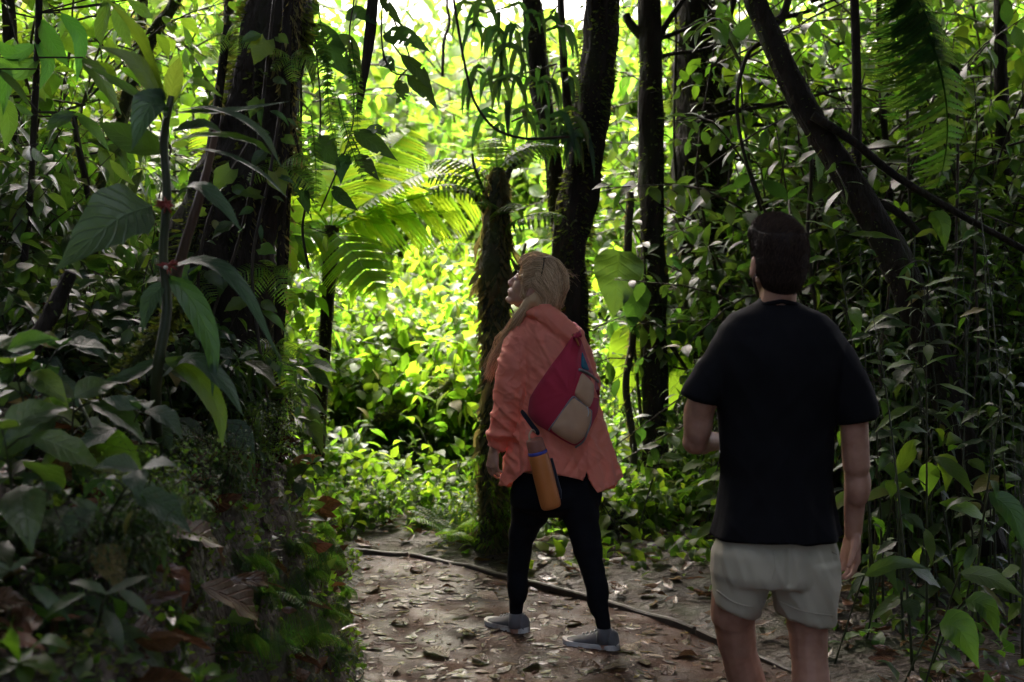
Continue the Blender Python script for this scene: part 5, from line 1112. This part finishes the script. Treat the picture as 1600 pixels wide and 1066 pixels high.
# seam of the back vent and hem stitching
mb = MB(); mb.tube([jsurf(918, y) + Vector((0, -.001, 0)) for y in (728, 718, 705, 690)], .0016, 5); mb.build("seam", M['coral'], jo)
# hair: a shaped mass and many strands over it
hair_pts = []
mb = MB()
mb.ell(at(-.026, 0, .044), (hf_ * .098, hs_ * .083, hu_ * .086)); mb.ell(at(.010, 0, .078), (hf_ * .078, hs_ * .070, hu_ * .056)); mb.ell(at(.018, .062, .030), (hf_ * .040, hs_ * .020, hu_ * .055)); mb.ell(at(.018, -.062, .030), (hf_ * .040, hs_ * .020, hu_ * .055)); mb.ell(at(-.062, 0, -.004), (hf_ * .064, hs_ * .078, hu_ * .066)); mb.ell(at(-.072, .012, -.052), (hf_ * .046, hs_ * .062, hu_ * .042)); mb.ell(at(-.030, .058, -.035), (hf_ * .042, hs_ * .024, hu_ * .045))
mb.cone(at(-.020, .066, -.055), W(806, 503, -.03), .026, .024); mb.cone(W(806, 503, -.03), W(786, 535, .03), .024, .022); mb.cone(W(786, 535, .03), W(772, 566, .07), .022, .018); mb.cone(W(772, 566, .07), W(765, 584, .08), .018, .008)
hm = fuse(mb, "hair", .006, 6, M['blonde']); fold(hm, lambda p, n: .004 * nz(p.x * 50, p.y * 30, p.z * 18)); ho = link("hair", hm, WOM)
hb = BVHTree.FromPolygons([v.co.copy() for v in hm.vertices], [tuple(p.vertices) for p in hm.polygons])
q = random.Random(2); mb = MB()
def onhair(p, off):
    l, n, i, d = hb.find_nearest(p); return l + n * off
for k in range(1700):
    s_ = q.uniform(-1, 1); a2 = s_ * s_; st = at(.096 - .085 * a2 + q.uniform(-.012, .004), .084 * s_, .078 - .095 * a2 + q.uniform(-.012, .012))
    en = at(-.092 + q.uniform(-.02, .03), .06 * s_ + q.uniform(-.02, .02), -.055 + q.uniform(-.03, .02)); mid = at(-.02 + q.uniform(-.03, .02), .092 * s_, .135 - .13 * a2 + q.uniform(-.015, .01))
    c = bez([st, st.lerp(mid, .5) + hu_ * .018, mid, mid.lerp(en, .5) - hf_ * .045 + hs_ * .02 * s_, en], 14); off = q.uniform(.0, .007) + (.008 if q.random() < .12 else 0); wv = int((s_ + 1) * 5) * 1.7 + q.uniform(-.5, .5)
    c = [onhair(p + hs_ * .008 * math.sin(i * .6 + wv * 1.3), off + .0065 * math.sin(i * .75 + wv) + .003) for i, p in enumerate(c)]; r0 = q.uniform(.0005, .0011); mb.tube(c, [r0] * 13 + [r0 * .6, .0003], 4)
for k in range(80):
    s_ = q.uniform(-1, 1); a2 = s_ * s_; st = at(.094 - .085 * a2, .086 * s_, .080 - .09 * a2); flip = q.uniform(-.01, .03)
    en = at(-.100 + q.uniform(-.02, .03) - flip, .066 * s_ + q.uniform(-.03, .03), -.062 + q.uniform(-.03, .03)); mid = at(-.03 + q.uniform(-.03, .02), .094 * s_, .132 - .12 * a2 + q.uniform(-.02, .01))
    c0 = bez([st, st.lerp(mid, .5) + hu_ * .018, mid, mid.lerp(en, .5) - hf_ * .05 + hs_ * .02 * s_, en], 16); ph_ = q.uniform(0, 6); am = q.uniform(.003, .009)
    c0 = [onhair(p + hs_ * am * math.sin(i * .7 + ph_), .004 + .005 * math.sin(i * .62 + ph_)) if i < 15 else p for i, p in enumerate(c0)]
    for z_ in range(13):
        o_ = Vector((q.gauss(0, .0028), q.gauss(0, .0028), q.gauss(0, .0028))); r0 = q.uniform(.0005, .0009); mb.tube([p + o_ * (1 - .5 * i / 16) for i, p in enumerate(c0)], [r0] * 15 + [r0 * .6, .0002], 3)
for k in range(380):
    s0 = at(-.01 + q.uniform(-.05, .04), .070 + q.uniform(-.012, .01), -.01 + q.uniform(-.05, .03)); j = lambda s: Vector((q.gauss(0, s), q.gauss(0, s), q.gauss(0, s))); tip = q.uniform(0, 1)
    c = bez([s0, at(-.018, .070, -.06) + j(.007), W(806, 503, -.045) + j(.010), W(787, 533, .015) + j(.012), W(773, 562, .06) + j(.013), W(763 + q.uniform(-4, 6), 578 + 16 * tip, .07) + j(.010)], 18); r0 = q.uniform(.0005, .001); mb.tube(c, [r0] * 16 + [r0 * .7, r0 * .5, .0003], 4)
for k in range(26):
    s0 = at(.045, .06 + q.uniform(-.01, .008), .03 + q.uniform(-.01, .02)); c = bez([s0, at(.030, .078, -.015) + j(.004), at(.010, .082, -.045) + j(.005), at(-.015, .072, -.06)], 10); mb.tube(c, [.0008] * 9 + [.0006, .0003], 4)
for k in range(170):
    s_ = q.uniform(-1, 1); st = at(q.uniform(-.09, .07), .085 * s_, .11 - .08 * s_ * s_); c = [onhair(st, .002), st + hu_ * .012 + j(.006), st - hf_ * .03 + hu_ * .016 + j(.012), st - hf_ * .06 + hu_ * .004 + j(.016)]; mb.tube(bez(c, 8), .0004, 3)
tag(mb.build("strands", M['blonde'], ho), kind='stuff')
# sunglasses pushed up on the hair
SG = empty("sunglasses", at(.03, 0, .12), "dark sunglasses pushed up on top of the blonde hair", "sunglasses")
fr = lambda a, b, z: at(a - .012, b, z)
for sd in (1, -1):
    c = fr(.012, sd * .034, .134); mb = MB(); nn_ = (hf_ * .75 + hu_ * .66).normalized(); up_ = (hu_ * .75 - hf_ * .66); mb.ell(c, (hs_ * .029, up_ * .024, nn_ * .003)); mb.build("lens", M['dark'], SG)
    mb = MB(); mb.tube(bez([fr(.012, sd * .062, .135), fr(.000, sd * .078, .115), fr(-.012, sd * .088, .07), fr(-.018, sd * .088, .045)], 10), .0022, 6); mb.build("temple", M['dark'], SG)
mb = MB(); mb.tube([fr(.014, .008, .137), fr(.016, 0, .140), fr(.014, -.008, .137)], .002, 6); mb.build("bridge", M['dark'], SG)

# ---- sling bag lying on the back of the jacket
BG = empty("sling_bag", jsurf(880, 620), "crimson and tan sling bag worn slantwise across the coral jacket", "bag")
def pad(outline, bulge, name, mat, parent, base=.004, rows=6, seam=0.0):
    pts = [Vector((x, y, 0)) for x, y in outline]; closed = []
    n = len(pts)
    for i in range(n):
        a, b = pts[i], pts[(i + 1) % n]; m = max(int((b - a).length / 4), 1)
        for k in range(m): closed.append(a.lerp(b, k / m))
    for _ in range(2): closed = [(closed[i - 1] + closed[i] * 2 + closed[(i + 1) % len(closed)]) / 4 for i in range(len(closed))]
    c = sum(closed, Vector()) / len(closed); m = len(closed); V = []; F = []
    for r_ in range(rows + 1):
        s = 1 - r_ / (rows + .3); lift = base * (0 if r_ == 0 else 1) + bulge * (1 - s ** 3.0) ** .7 if r_ else -.006
        for k, p in enumerate(closed):
            w = c + (p - c) * (1.0 if r_ <= 1 and r_ == 0 else min(s + (.14 if r_ == 1 else .06), .985)); sf = jsurf(w.x, w.y); V.append(tuple(sf + Vector((0, -lift, lift * .15)) + Vector((0, .003 * nz(w.x * .05, w.y * .05) * (r_ > 0), 0))))
    for r_ in range(rows):
        for k in range(m): F.append((r_ * m + k, r_ * m + (k + 1) % m, (r_ + 1) * m + (k + 1) % m, (r_ + 1) * m + k))
    F.append(tuple(rows * m + k for k in range(m))); b = MB(); b.add(V, F); return b.build(name, M[mat], parent)
main = pad([(896, 522), (907, 528), (918, 560), (930, 590), (938, 612), (934, 646), (916, 684), (899, 699), (878, 688), (860, 676), (838, 664), (824, 648), (827, 622), (842, 598), (860, 572), (880, 546)], .050, "body_panel", 'crimson', BG)
jb2 = BVHTree.FromPolygons([Vector(v.co) for v in main.data.vertices], [tuple(p.vertices) for p in main.data.polygons])
_js = jsurf
def jsurf(px, py):
    o = P(px, py, 4.2); d = (P(px, py, 6) - o).normalized(); h = jb2.ray_cast(o, d); g = jbvh.ray_cast(o, d)
    c = [x[0] for x in (h, g) if x[0] is not None]
    return min(c, key=lambda v: v.y) if c else P(px, py, YW - .12)
pad([(909, 546), (923, 582), (907, 577)], .006, "teal_panel", 'teal', BG, .003, 3)
pad([(909, 580), (929, 600), (928, 624), (921, 640), (896, 617)], .016, "upper_pocket", 'tan', BG, .004, 4)
pk = pad([(896, 620), (926, 642), (922, 664), (912, 686), (898, 696), (876, 684), (859, 671), (876, 645)], .026, "front_pocket", 'tan', BG, .005, 5)
def on_bag(pts, r, name, mat, parent, off=.004, n=14):
    c = [jsurf(p.x, p.y) + Vector((0, -off, 0)) for p in bez([Vector((x, y, 0)) for x, y in pts], n)]; b = MB(); b.tube(c, r, 6); return b.build(name, M[mat], parent)
on_bag([(857, 672), (876, 646), (894, 621), (902, 624), (924, 642)], .0035, "zip", 'zip', pk, .010)
on_bag([(924, 642), (922, 662), (912, 688), (899, 699)], .004, "piping", 'zip', BG, .008)
on_bag([(905, 577), (918, 583), (934, 596)], .007, "zip_flap", 'zip', BG, .012)
on_bag([(917, 635), (919, 644), (917, 650)], .0035, "zip_pull", 'metal', BG, .020, 5)
on_bag([(905, 577), (898, 598), (893, 619)], .002, "seam", 'crimson', BG, .006)
b = MB(); st = bez([jsurf(902, 526) + Vector((0, -.012, 0)), W(899, 514, -.04), W(888, 506, .04), W(872, 516, .11), W(850, 560, .155)], 14)
for o_ in (-.012, 0, .012): b.tube([p + Vector((o_, 0, o_ * .3)) for p in st], .0075, 6)
b.build("shoulder_strap", M['crimson'], BG)
on_bag([(894, 523), (901, 531), (904, 540)], .004, "strap_loop", 'orange_paint', BG, .008, 5)
pad([(809, 640), (815, 636), (830, 656), (847, 678), (842, 685), (826, 664)], .003, "waist_strap", 'navy', BG, .003, 3)
# ---- bottle hanging from the bag
bt0 = W(835, 687, -.225); bt1 = W(862, 794, -.215); ax_ = (bt1 - bt0).normalized(); LB_ = (bt1 - bt0).length
BT = empty("water_bottle", bt1, "burnt orange metal water bottle with blue band dangling below the sling bag", "bottle")
def along(t): return bt0 + ax_ * (LB_ * t)
b = MB(); b.tube([along(t) for t in (.20, .24, .5, .93, .975, .995, 1.0)], [.038, .0405, .0425, .043, .041, .036, .030], 28); b.build("flask", M['orange_paint'], BT)
b = MB(); b.tube([along(t) for t in (-.01, .0, .02, .15, .17)], [.028, .033, .0355, .037, .037], 28); b.build("lid", M['pink_lid'], BT)
b = MB(); b.tube([along(t) for t in (.165, .17, .205, .21)], [.037, .0395, .0405, .039], 28); b.build("band", M['blue_band'], BT)
b = MB(); b.tube(bez([along(0.02) + Vector((-.02, -.01, 0)), along(-.07) + Vector((-.016, 0, 0)), W(832, 672, -.17), W(836, 676, -.15)], 10), .0045, 6); b.build("loop", M['tan'], BT)
b = MB(); s_ = ax_.cross(Vector((0, 1, 0))).normalized()
b.tube([along(.32) + s_ * .044 * (-1 if s_.x < 0 else 1) + Vector((.004, .02, 0)), along(.80) + s_ * .046 * (-1 if s_.x < 0 else 1) + Vector((.004, .02, 0)), along(.90) + s_ * .044 * (-1 if s_.x < 0 else 1) + Vector((0, .0, 0))], [.006, .007, .006], 6); b.build("carry_strap", M['navy'], BT)

# ---- the person in black
YM = 3.90
def A(x, y, d=0.0): return P(x, y, YM + d)
pm = Vector((A(1215, 1200).x, YM, 0))
MAN = empty("person", pm, "person in a black T-shirt and pale shorts seen from behind, dark hair cut short", "person")
mb = MB()
hc = A(1214, 411, .0); at, hf_, hs_, hu_ = head(mb, hc, (-.20, .97, .08), (.02, -.08, 1), 1.03, False)
mb.cone(at(-.030, 0, -.045), A(1214, 500, -.01), .055, .056); mb.cone(at(.0, 0, -.05), A(1213, 496, .03), .053, .055)
for sd in (-1, 1): mb.cone(at(-.05, sd * .022, -.05), A(1214 + 22 * sd, 506, -.02), .024, .024)
mb.loft(rings([(486, 1180, 1250), (512, 1145, 1288), (580, 1130, 1300), (680, 1132, 1300), (760, 1132, 1300), (840, 1122, 1304), (890, 1130, 1295)], YM, [.06, .095, .115, .11, .105, .115, .08]))
al = [A(1146, 550), A(1096, 630, -.01), A(1087, 690, .03), A(1126, 690, .225)]
for a, b_, r0, r1 in ((al[0], al[1], .050, .047), (al[1], al[2], .050, .041), (al[2], al[3], .043, .028)): mb.cone(a, b_, r0, r1)
mb.ell(A(1091, 655, .01), (Vector((.047, 0, 0)), Vector((0, .05, 0)), Vector((0, 0, .09)))); mb.ell(A(1100, 689, .09), (Vector((.03, .05, 0)), Vector((-.02, .03, 0)), Vector((0, 0, .043))))
hand(mb, al[3], (.35, .90, -.05), (.85, -.30, .0), .19, (.55, .75, .6), .03, (.7, .2, .7), thumb_side=-1)
ar = [A(1294, 550), A(1334, 655, -.01), A(1338, 728, .0), A(1333, 832, .05)]
for a, b_, r0, r1 in ((ar[0], ar[1], .050, .046), (ar[1], ar[2], .047, .042), (ar[2], ar[3], .042, .028)): mb.cone(a, b_, r0, r1)
mb.ell(A(1340, 757, .01), (Vector((.041, 0, 0)), Vector((0, .043, 0)), Vector((0, 0, .075))))
hand(mb, A(1333, 828, .05), (-.10, -.04, -1), (-.82, -.42, 0), .192, (.38, .55, .45), .05, (.7, .4, .5), thumb_side=-1)
ll = [(A(1156, 880, .0), .094), (A(1146, 960, .03), .074), (A(1152, 1010, .06), .062), (A(1168, 1070, .10), .063), (A(1182, 1160, .20), .052), (A(1188, 1218, .26), .037)]
rl = [(A(1262, 880, .0), .094), (A(1262, 970, -.01), .070), (A(1264, 1020, -.02), .060), (A(1268, 1075, -.04), .061), (A(1266, 1160, -.03), .050), (A(1262, 1215, -.01), .036)]
for leg in (ll, rl):
    for (a, r0), (b_, r1) in zip(leg, leg[1:]): mb.cone(a, b_, r0 * .97, r1 * .97)
for a, r0 in ((A(1172, 1100, .09), .063), (A(1268, 1110, -.06), .062)): mb.ell(a, (Vector((r0, 0, 0)), Vector((0, r0, 0)), Vector((0, 0, r0 * 1.9))))
body = fuse(mb, "body", .0045, 5, M['skin_m']); link("body", body, MAN)
for sd in (1, -1):
    e = at(.0765, sd * .0325, .004); mb = MB(); mb.ell(e, (hf_ * .0128, hs_ * .0128, hu_ * .0085)); o = mb.build("eye", M['eye'], MAN)
    mb = MB(); mb.ell(e + hf_ * .0098, (hf_ * .004, hs_ * .006, hu_ * .006)); mb.build("iris", M['dark'], o)
    mb = MB(); mb.tube(bez([at(.090, sd * .014, .030), at(.088, sd * .032, .036), at(.068, sd * .052, .030)], 8), [.002, .0035, .004, .004, .004, .0035, .003, .002, .001], 6); mb.build("eyebrow", M['brown'], MAN)
mb = MB()
for sd in (1, -1): mb.cone(at(.006, sd * .057, -.048), at(.062, sd * .020, -.096), .0165, .0165)
mb.ell(at(.077, 0, -.095), (hf_ * .02, hs_ * .026, hu_ * .017)); mb.build("beard", M['brown'], MAN)
mb = MB()
mb.ell(at(-.014, 0, .046), (hf_ * .102, hs_ * .084, hu_ * .090)); mb.ell(at(-.034, 0, .008), (hf_ * .080, hs_ * .080, hu_ * .092)); mb.ell(at(-.046, 0, -.030), (hf_ * .062, hs_ * .068, hu_ * .070)); mb.ell(at(.020, .004, .084), (hf_ * .080, hs_ * .080, hu_ * .062))
hm = fuse(mb, "hair", .005, 14, M['brown']); ho = link("hair", hm, MAN)
hb = BVHTree.FromPolygons([v.co.copy() for v in hm.vertices], [tuple(p.vertices) for p in hm.polygons])
q = random.Random(6); mb = MB()
for k in range(5000):
    th = q.uniform(-2.6, 2.6); ph = q.uniform(-1.2, 1.45); p = at(-.02 - .10 * math.cos(th) * math.cos(ph), .09 * math.sin(th) * math.cos(ph), .045 + .1 * math.sin(ph)); top = ph > .55
    l = q.uniform(.025, .055) if top else q.uniform(.010, .022) * (1 if ph > 0 else .7); d = ((hs_ * -.8 + hf_ * .3 + hu_ * .22) if top else (hu_ * -.9 - hf_ * .15 + hs_ * .2)) + Vector((q.gauss(0, .28), q.gauss(0, .28), q.gauss(0, .2)))
    pts = [onhair(p + d * (l * t), .001 + (.007 * t * t if top else .003 * t)) for t in (0, .35, .7, 1)]; mb.tube(pts, [.0008, .0008, .0006, .0002], 3)
tag(mb.build("strands", M['brown'], ho), kind='stuff')
# T-shirt
TS = [(462, 1190, 1240), (470, 1185, 1245), (480, 1168, 1264), (492, 1142, 1290), (510, 1124, 1308), (535, 1114, 1319), (575, 1110, 1321), (625, 1118, 1310), (680, 1128, 1300), (740, 1130, 1298), (795, 1124, 1304), (835, 1112, 1312), (880, 1105, 1318)]
TR = [.064, .068, .085, .102, .118, .128, .132, .130, .124, .122, .136, .152, .158]
mb = MB(); mb.loft(rings(TS, YM, TR))
cloth_tube(mb, [(A(1158, 534), .066), (A(1134, 558), .063), (A(1114, 590, -.005), .060), (A(1098, 613, -.008), .060), (A(1094, 625, -.008), .059)])
cloth_tube(mb, [(A(1279, 532), .066), (A(1301, 562), .065), (A(1320, 602, -.005), .063), (A(1335, 638, -.008), .062), (A(1339, 656, -.008), .060)])
mb.ell(A(1214, 500, -.03), (Vector((.085, 0, 0)), Vector((0, .07, 0)), Vector((0, 0, .05))))
me = fuse(mb, "tshirt", .006, 9, M['black_cotton'])
def tfold(p, n):
    h = p.z; d = .008 * nz(p.x * 5 + h * 3, p.y * 5, h * 5 + 4)
    r_ = nz((p.x - pm.x + .55 * (h - 1.2)) * 9, p.y * 4, (h) * 2.2 + 3); d += .007 * (1 - min(abs(r_) * 2.2, 1)) * min(max((1.5 - h) / .1, 0), 1)
    r_ = nz((p.x - pm.x - .7 * (h - 1.2)) * 11, p.y * 4, h * 3 + 8); d += .003 * (1 - min(abs(r_) * 2.2, 1)) * min(max((1.45 - h) / .1, 0), 1)
    if h < 1.05: d += .006 * math.sin(math.atan2(p.y - YM, p.x - pm.x) * 9 + 3 * nz(p.x * 3, h * 3)) * (1.05 - h) / .25
    return d
fold(me, tfold)
hem = lambda x, y: A(1215, 851, -.14).z - .004 * math.sin(x * 22)
kz = hem; bm = bmesh.new(); bm.from_mesh(me); kill = [v for v in bm.verts if v.co.z < hem(v.co.x, v.co.y) - .003]; bmesh.ops.delete(bm, geom=kill, context='VERTS')
for v in {v for e in bm.edges if e.is_boundary for v in e.verts}: v.co.z = hem(v.co.x, v.co.y)
ex = bmesh.ops.extrude_edge_only(bm, edges=[e for e in bm.edges if e.is_boundary])
for v in [g for g in ex['geom'] if isinstance(g, bmesh.types.BMVert)]: v.co.x += (pm.x - v.co.x) * .03; v.co.y += (YM - v.co.y) * .03; v.co.z += .02
bm.to_mesh(me); bm.free(); me.polygons.foreach_set("use_smooth", np.ones(len(me.polygons), bool)); me.update()
to = link("tshirt", me, MAN)
mb = MB(); cc = A(1214, 477.5, .0); mb.tube([cc + Vector((.0615 * math.cos(a), .069 * math.sin(a), .003 - .012 * math.sin(a) - .008 * abs(math.cos(a)))) for a in np.linspace(0, 6.283, 33)], .0075, 8); mb.build("collar", M['black_cotton'], to)
# shorts
mb = MB(); mb.loft(rings([(832, 1124, 1300), (860, 1110, 1310), (892, 1108, 1310), (905, 1112, 1309)], YM, [.125, .138, .138, .13]))
def leg_rings(sp, dy):
    out = []
    for i, (a, b_) in enumerate(sp):
        p = A(*a, dy); q_ = A(*b_, dy); c = (p + q_) / 2; u = (q_ - p) / 2; out.append((c, u, Vector((0, .115 - .008 * i, 0))))
    return out
mb.loft(leg_rings([((1110, 870), (1212, 872)), ((1110, 900), (1206, 906)), ((1113, 925), (1194, 940)), ((1117, 938), (1182, 962)), ((1117.5, 941), (1180, 966))], .01))
mb.loft(leg_rings([((1208, 870), (1310, 874)), ((1206, 905), (1309, 910)), ((1209, 935), (1307, 945)), ((1212, 953), (1305, 975)), ((1213, 956), (1304, 980))], -.01))
me = fuse(mb, "shorts", .006, 6, M['khaki'])
def sfold(p, n):
    x = (p.x - pm.x); d = .006 * nz(p.x * 7, p.y * 6, p.z * 7); d -= .008 * math.exp(-((x - .0) / .012) ** 2) * (1 if p.z > A(1215, 900).z else 0)
    r_ = nz((p.x + p.z * .4) * 14, p.y * 5, p.z * 4); d += .006 * (1 - min(abs(r_) * 3, 1)); return d
fold(me, sfold); so_ = link("shorts", me, MAN)
sb = BVHTree.FromPolygons([v.co.copy() for v in me.vertices], [tuple(p.vertices) for p in me.polygons])
def on_s(px, py, off=.0015):
    o = P(px, py, 3.0); d = (P(px, py, 5) - o).normalized(); h = sb.ray_cast(o, d); return (h[0] if h[0] is not None else A(px, py, -.13)) + Vector((0, -off, 0))
for pts in ([(1120, 922), (1145, 940), (1176, 949)], [(1214, 938), (1255, 955), (1303, 962)], [(1209, 862), (1211, 885), (1207, 904)], [(1300, 862), (1308, 866)]):
    mb = MB(); mb.tube([on_s(p.x, p.y) for p in bez([Vector((x, y, 0)) for x, y in pts], 14)], .0016, 5); mb.build("seam", M['khaki'], so_)
for lg_, d in ((ll, (-.15, .98, 0)), (rl, (.08, 1, 0))):
    a = lg_[-1][0]; shoe(MAN, Vector((a.x, a.y - .07, 0)), d, .29, 1.1, 'navy', 'sole')
    mb = MB(); mb.tube([Vector((a.x, a.y, .17)), Vector((a.x, a.y, .06))], [.041, .043], 14); mb.build("sock", M['navy'], MAN)
# the clear bottle in his hand
M['clear'], nt_, out_ = new_mat("clear_plastic"); pb_ = N(nt_, "ShaderNodeBsdfPrincipled"); pb_.inputs["Transmission Weight"].default_value = .95; pb_.inputs["Roughness"].default_value = .06; pb_.inputs["IOR"].default_value = 1.35; pb_.inputs["Base Color"].default_value = (.9, .93, .9, 1); nt_.links.new(pb_.outputs[0], out_.inputs[0])
c = A(1139, 712, .30); HB = empty("drink_bottle", c, "clear drink bottle held close in the hand of the person in black", "bottle"); up = Vector((0, 0, 1))
mb = MB(); mb.tube([c + up * t for t in (0, .004, .02, .03, .075, .085, .12, .135, .15, .165)], [.026, .031, .033, .0315, .033, .0315, .033, .028, .016, .014], 24); mb.build("flask", M['clear'], HB)
mb = MB(); mb.tube([c + up * t for t in (.163, .166, .184, .186)], [.014, .0165, .0165, .014], 18); mb.build("cap", M['metal'], HB)
# ------------------------------------------------------------------ labels that single each copy out
def px_of(o):
    p = o.matrix_world.translation if o.parent is None else o.location; p = Vector(o.location); d = p - Vector((0, 0, EYE)); return CX + FPX * d.x / max(d.dot(FWD), .1), d.y
ORD = ["first", "second", "third", "fourth", "fifth", "sixth", "seventh", "eighth", "ninth", "tenth", "eleventh", "twelfth", "thirteenth", "fourteenth", "fifteenth", "sixteenth"]
LEAF = {}
def relabel(group, heads, zones, tail="counting away from the camera"):
    """heads: phrase by object name; zones: (px limit, phrase) from the bank towards the far side; then depth order inside a zone"""
    obs = [o for o in S.objects if o.parent is None and o.get('group') == group]; bk = {}
    for o in obs:
        x, y = px_of(o); z = next(ph for lim, ph in zones if x < lim); bk.setdefault((heads(o), z), []).append((y, o))
    for (h, z), lst in bk.items():
        lst.sort(key=lambda t: t[0])
        for i, (y, o) in enumerate(lst):
            o['label'] = f"{h} {z}" if len(lst) == 1 else f"{h} {z}, {'nearest' if i == 0 else 'farthest' if i == len(lst) - 1 else ORD[i] + ' nearest'}"
def by_leaf(o):
    n = [c.data.materials[0].name for c in o.children if c.name.startswith('foliage')]; f = [c for c in o.children if c.name.startswith('foliage')]
    k = {protos[q][2][0].name: q for q in protos if protos[q][2]}
    q = k.get(f[0].data.name, '') if f else 'fern'
    return {'broad': 'lime broad-leaved shrub', 'broad2': 'green oval-leaved shrub', 'round': 'lime round-leaved shrub', 'lance': 'narrow-leaved shrub', 'small': 'small-leaved shrub', 'herb': 'low pointed-leaved herb', 'herb2': 'low oval-leaved herb',
            'tree': 'lit pointed-leaved tree', 'tree2': 'lit oval-leaved tree', 'shade': 'shaded green pointed-leaved tree', 'shade2': 'dark oval-leaved tree', 'fern': 'feathery ground fern', 'fine': 'fine-leaved shrub', 'fine2': 'fine narrow-leaved shrub', 'dark': 'dark pointed-leaved shrub', 'dark2': 'dark narrow-leaved shrub'}[q]
Z0 = [(330, "past the big-leaved plant"), (480, "past the huge trunk"), (580, "by the tree fern"), (680, "between tree fern and broken trunk"), (760, "just short of the broken trunk"), (850, "past the broken trunk"), (960, "past the mossy tall trunk"), (1060, "by the straight trunk"), (1160, "by the wide dark trunk"), (1290, "past the man's head"), (1420, "past the man's free arm"), (1520, "below the hanging fern"), (9e9, "at the thicket edge")]
for g in ("herbs beyond the edging boards", "sunlit shrubs of the clearing", "shaded shrubs behind the man", "shrubs above the bank", "trees of the clearing", "ferns in the undergrowth", "young trees among the dark trunks"): relabel(g, (lambda pre: lambda o: pre + by_leaf(o))({'trees of the clearing': 'far ', 'shrubs above the bank': 'half-lit ', 'shaded shrubs behind the man': 'dim ', 'sunlit shrubs of the clearing': 'glowing '}.get(g, '')), Z0)
def by_first_leaf(o):
    c = [c for c in o.children if c.name.startswith('leaf')]; n = c[0].data.name; s = 'pointed' if 'ovate' in n else 'narrow' if 'lance' in n or 'blade' in n else 'oval'; m = c[0].data.materials[0].name
    return ('ribbed grey-green ' if 'veined' in m else 'dark ' if 'dark' in m else 'green ') + s + '-leaved plant'
relabel("glossy plants on the shaded bank", by_first_leaf, [(110, "at the outer end of the bank"), (210, "below the big ribbed leaf"), (310, "under the red-tufted stem"), (390, "at the foot of the huge trunk"), (9e9, "near the bank's path edge")])
relabel("leafy stems of the dim thicket", by_first_leaf, [(1400, "beside the man's forearm"), (1460, "past the man's hanging hand"), (1520, "under the hanging fern"), (1575, "by the dark edge sapling"), (9e9, "outermost in the thicket")])
relabel("plants between the walkers", by_first_leaf, [(1010, "close to the coral jacket"), (1060, "at the straight trunk's foot"), (1110, "at the wide trunk's foot"), (9e9, "close to the black shirt")])
relabel("small ferns on the bank edge", lambda o: "small feathery fern", [(400, "on the bank below the dead leaves"), (450, "midway down the mossy bank"), (490, "low on the bank edge"), (9e9, "where bank meets path")])
relabel("crooked branches in the shaded canopy", lambda o: "dark crooked bare branch", [(1160, "over the wide dark trunk"), (1260, "over the dark-haired head"), (1360, "by the leaning trunk"), (1450, "by the hanging fern"), (9e9, "beyond the hanging fern")])
relabel("thin hanging aerial roots", lambda o: "thin hanging aerial root", [(600, "beside the huge trunk"), (800, "above the broken trunk"), (1065, "left half of the wide dark trunk"), (1100, "middle of the wide dark trunk"), (1200, "far edge of the wide dark trunk"), (1400, "past the leaning trunk"), (1460, "through the hanging fern"), (9e9, "in the outer thicket")])
relabel("trailing ferns by the huge trunk", lambda o: "thin trailing fern frond", [(480, "touching the huge trunk"), (505, "just off the huge trunk"), (9e9, "near the black hanging branch")])
obs = sorted([o for o in S.objects if o.parent is None and o.get('group') == "single dead leaves on the path" and o['label'].startswith('wet brown')], key=lambda o: px_of(o)[0])
relabel("single dead leaves on the path", lambda o: ("pale " if any('pale' in c.data.materials[0].name for c in o.children) else "dark brown ") + "dead leaf", [(600, "on the path by the bank"), (680, "on the path in front of the bend"), (740, "on the path left of the walker's shoes"), (810, "beside the farther shoe"), (900, "between the two shoes"), (1000, "by the nearer shoe"), (9e9, "between nearer shoe and pale shorts")])
relabel("small ferns on the huge trunk", lambda o: "small drooping fern", [(310, "on the flared side of the huge trunk"), (380, "midway on the huge trunk"), (9e9, "on the light side of the huge trunk")])
relabel("dark shrubs around the huge trunk", by_leaf, [(60, "at the outer end of the bank top"), (160, "behind the big ribbed leaf"), (270, "behind the red-tufted stem"), (9e9, "hugging the huge trunk's foot")])
relabel("low shrubs on the bank face", lambda o: 'low ' + by_leaf(o), [(210, "on the bank below the big ribbed leaf"), (330, "on the bank under the red-tufted stem"), (400, "on the bank near the dead leaves"), (9e9, "on the bank's path edge")])
relabel("plants at the broken trunk's foot", by_leaf, [(750, "at the broken trunk's foot, bank side"), (9e9, "at the broken trunk's foot, behind the leggings")])
# the parts of a plant keep its material; nothing else to do
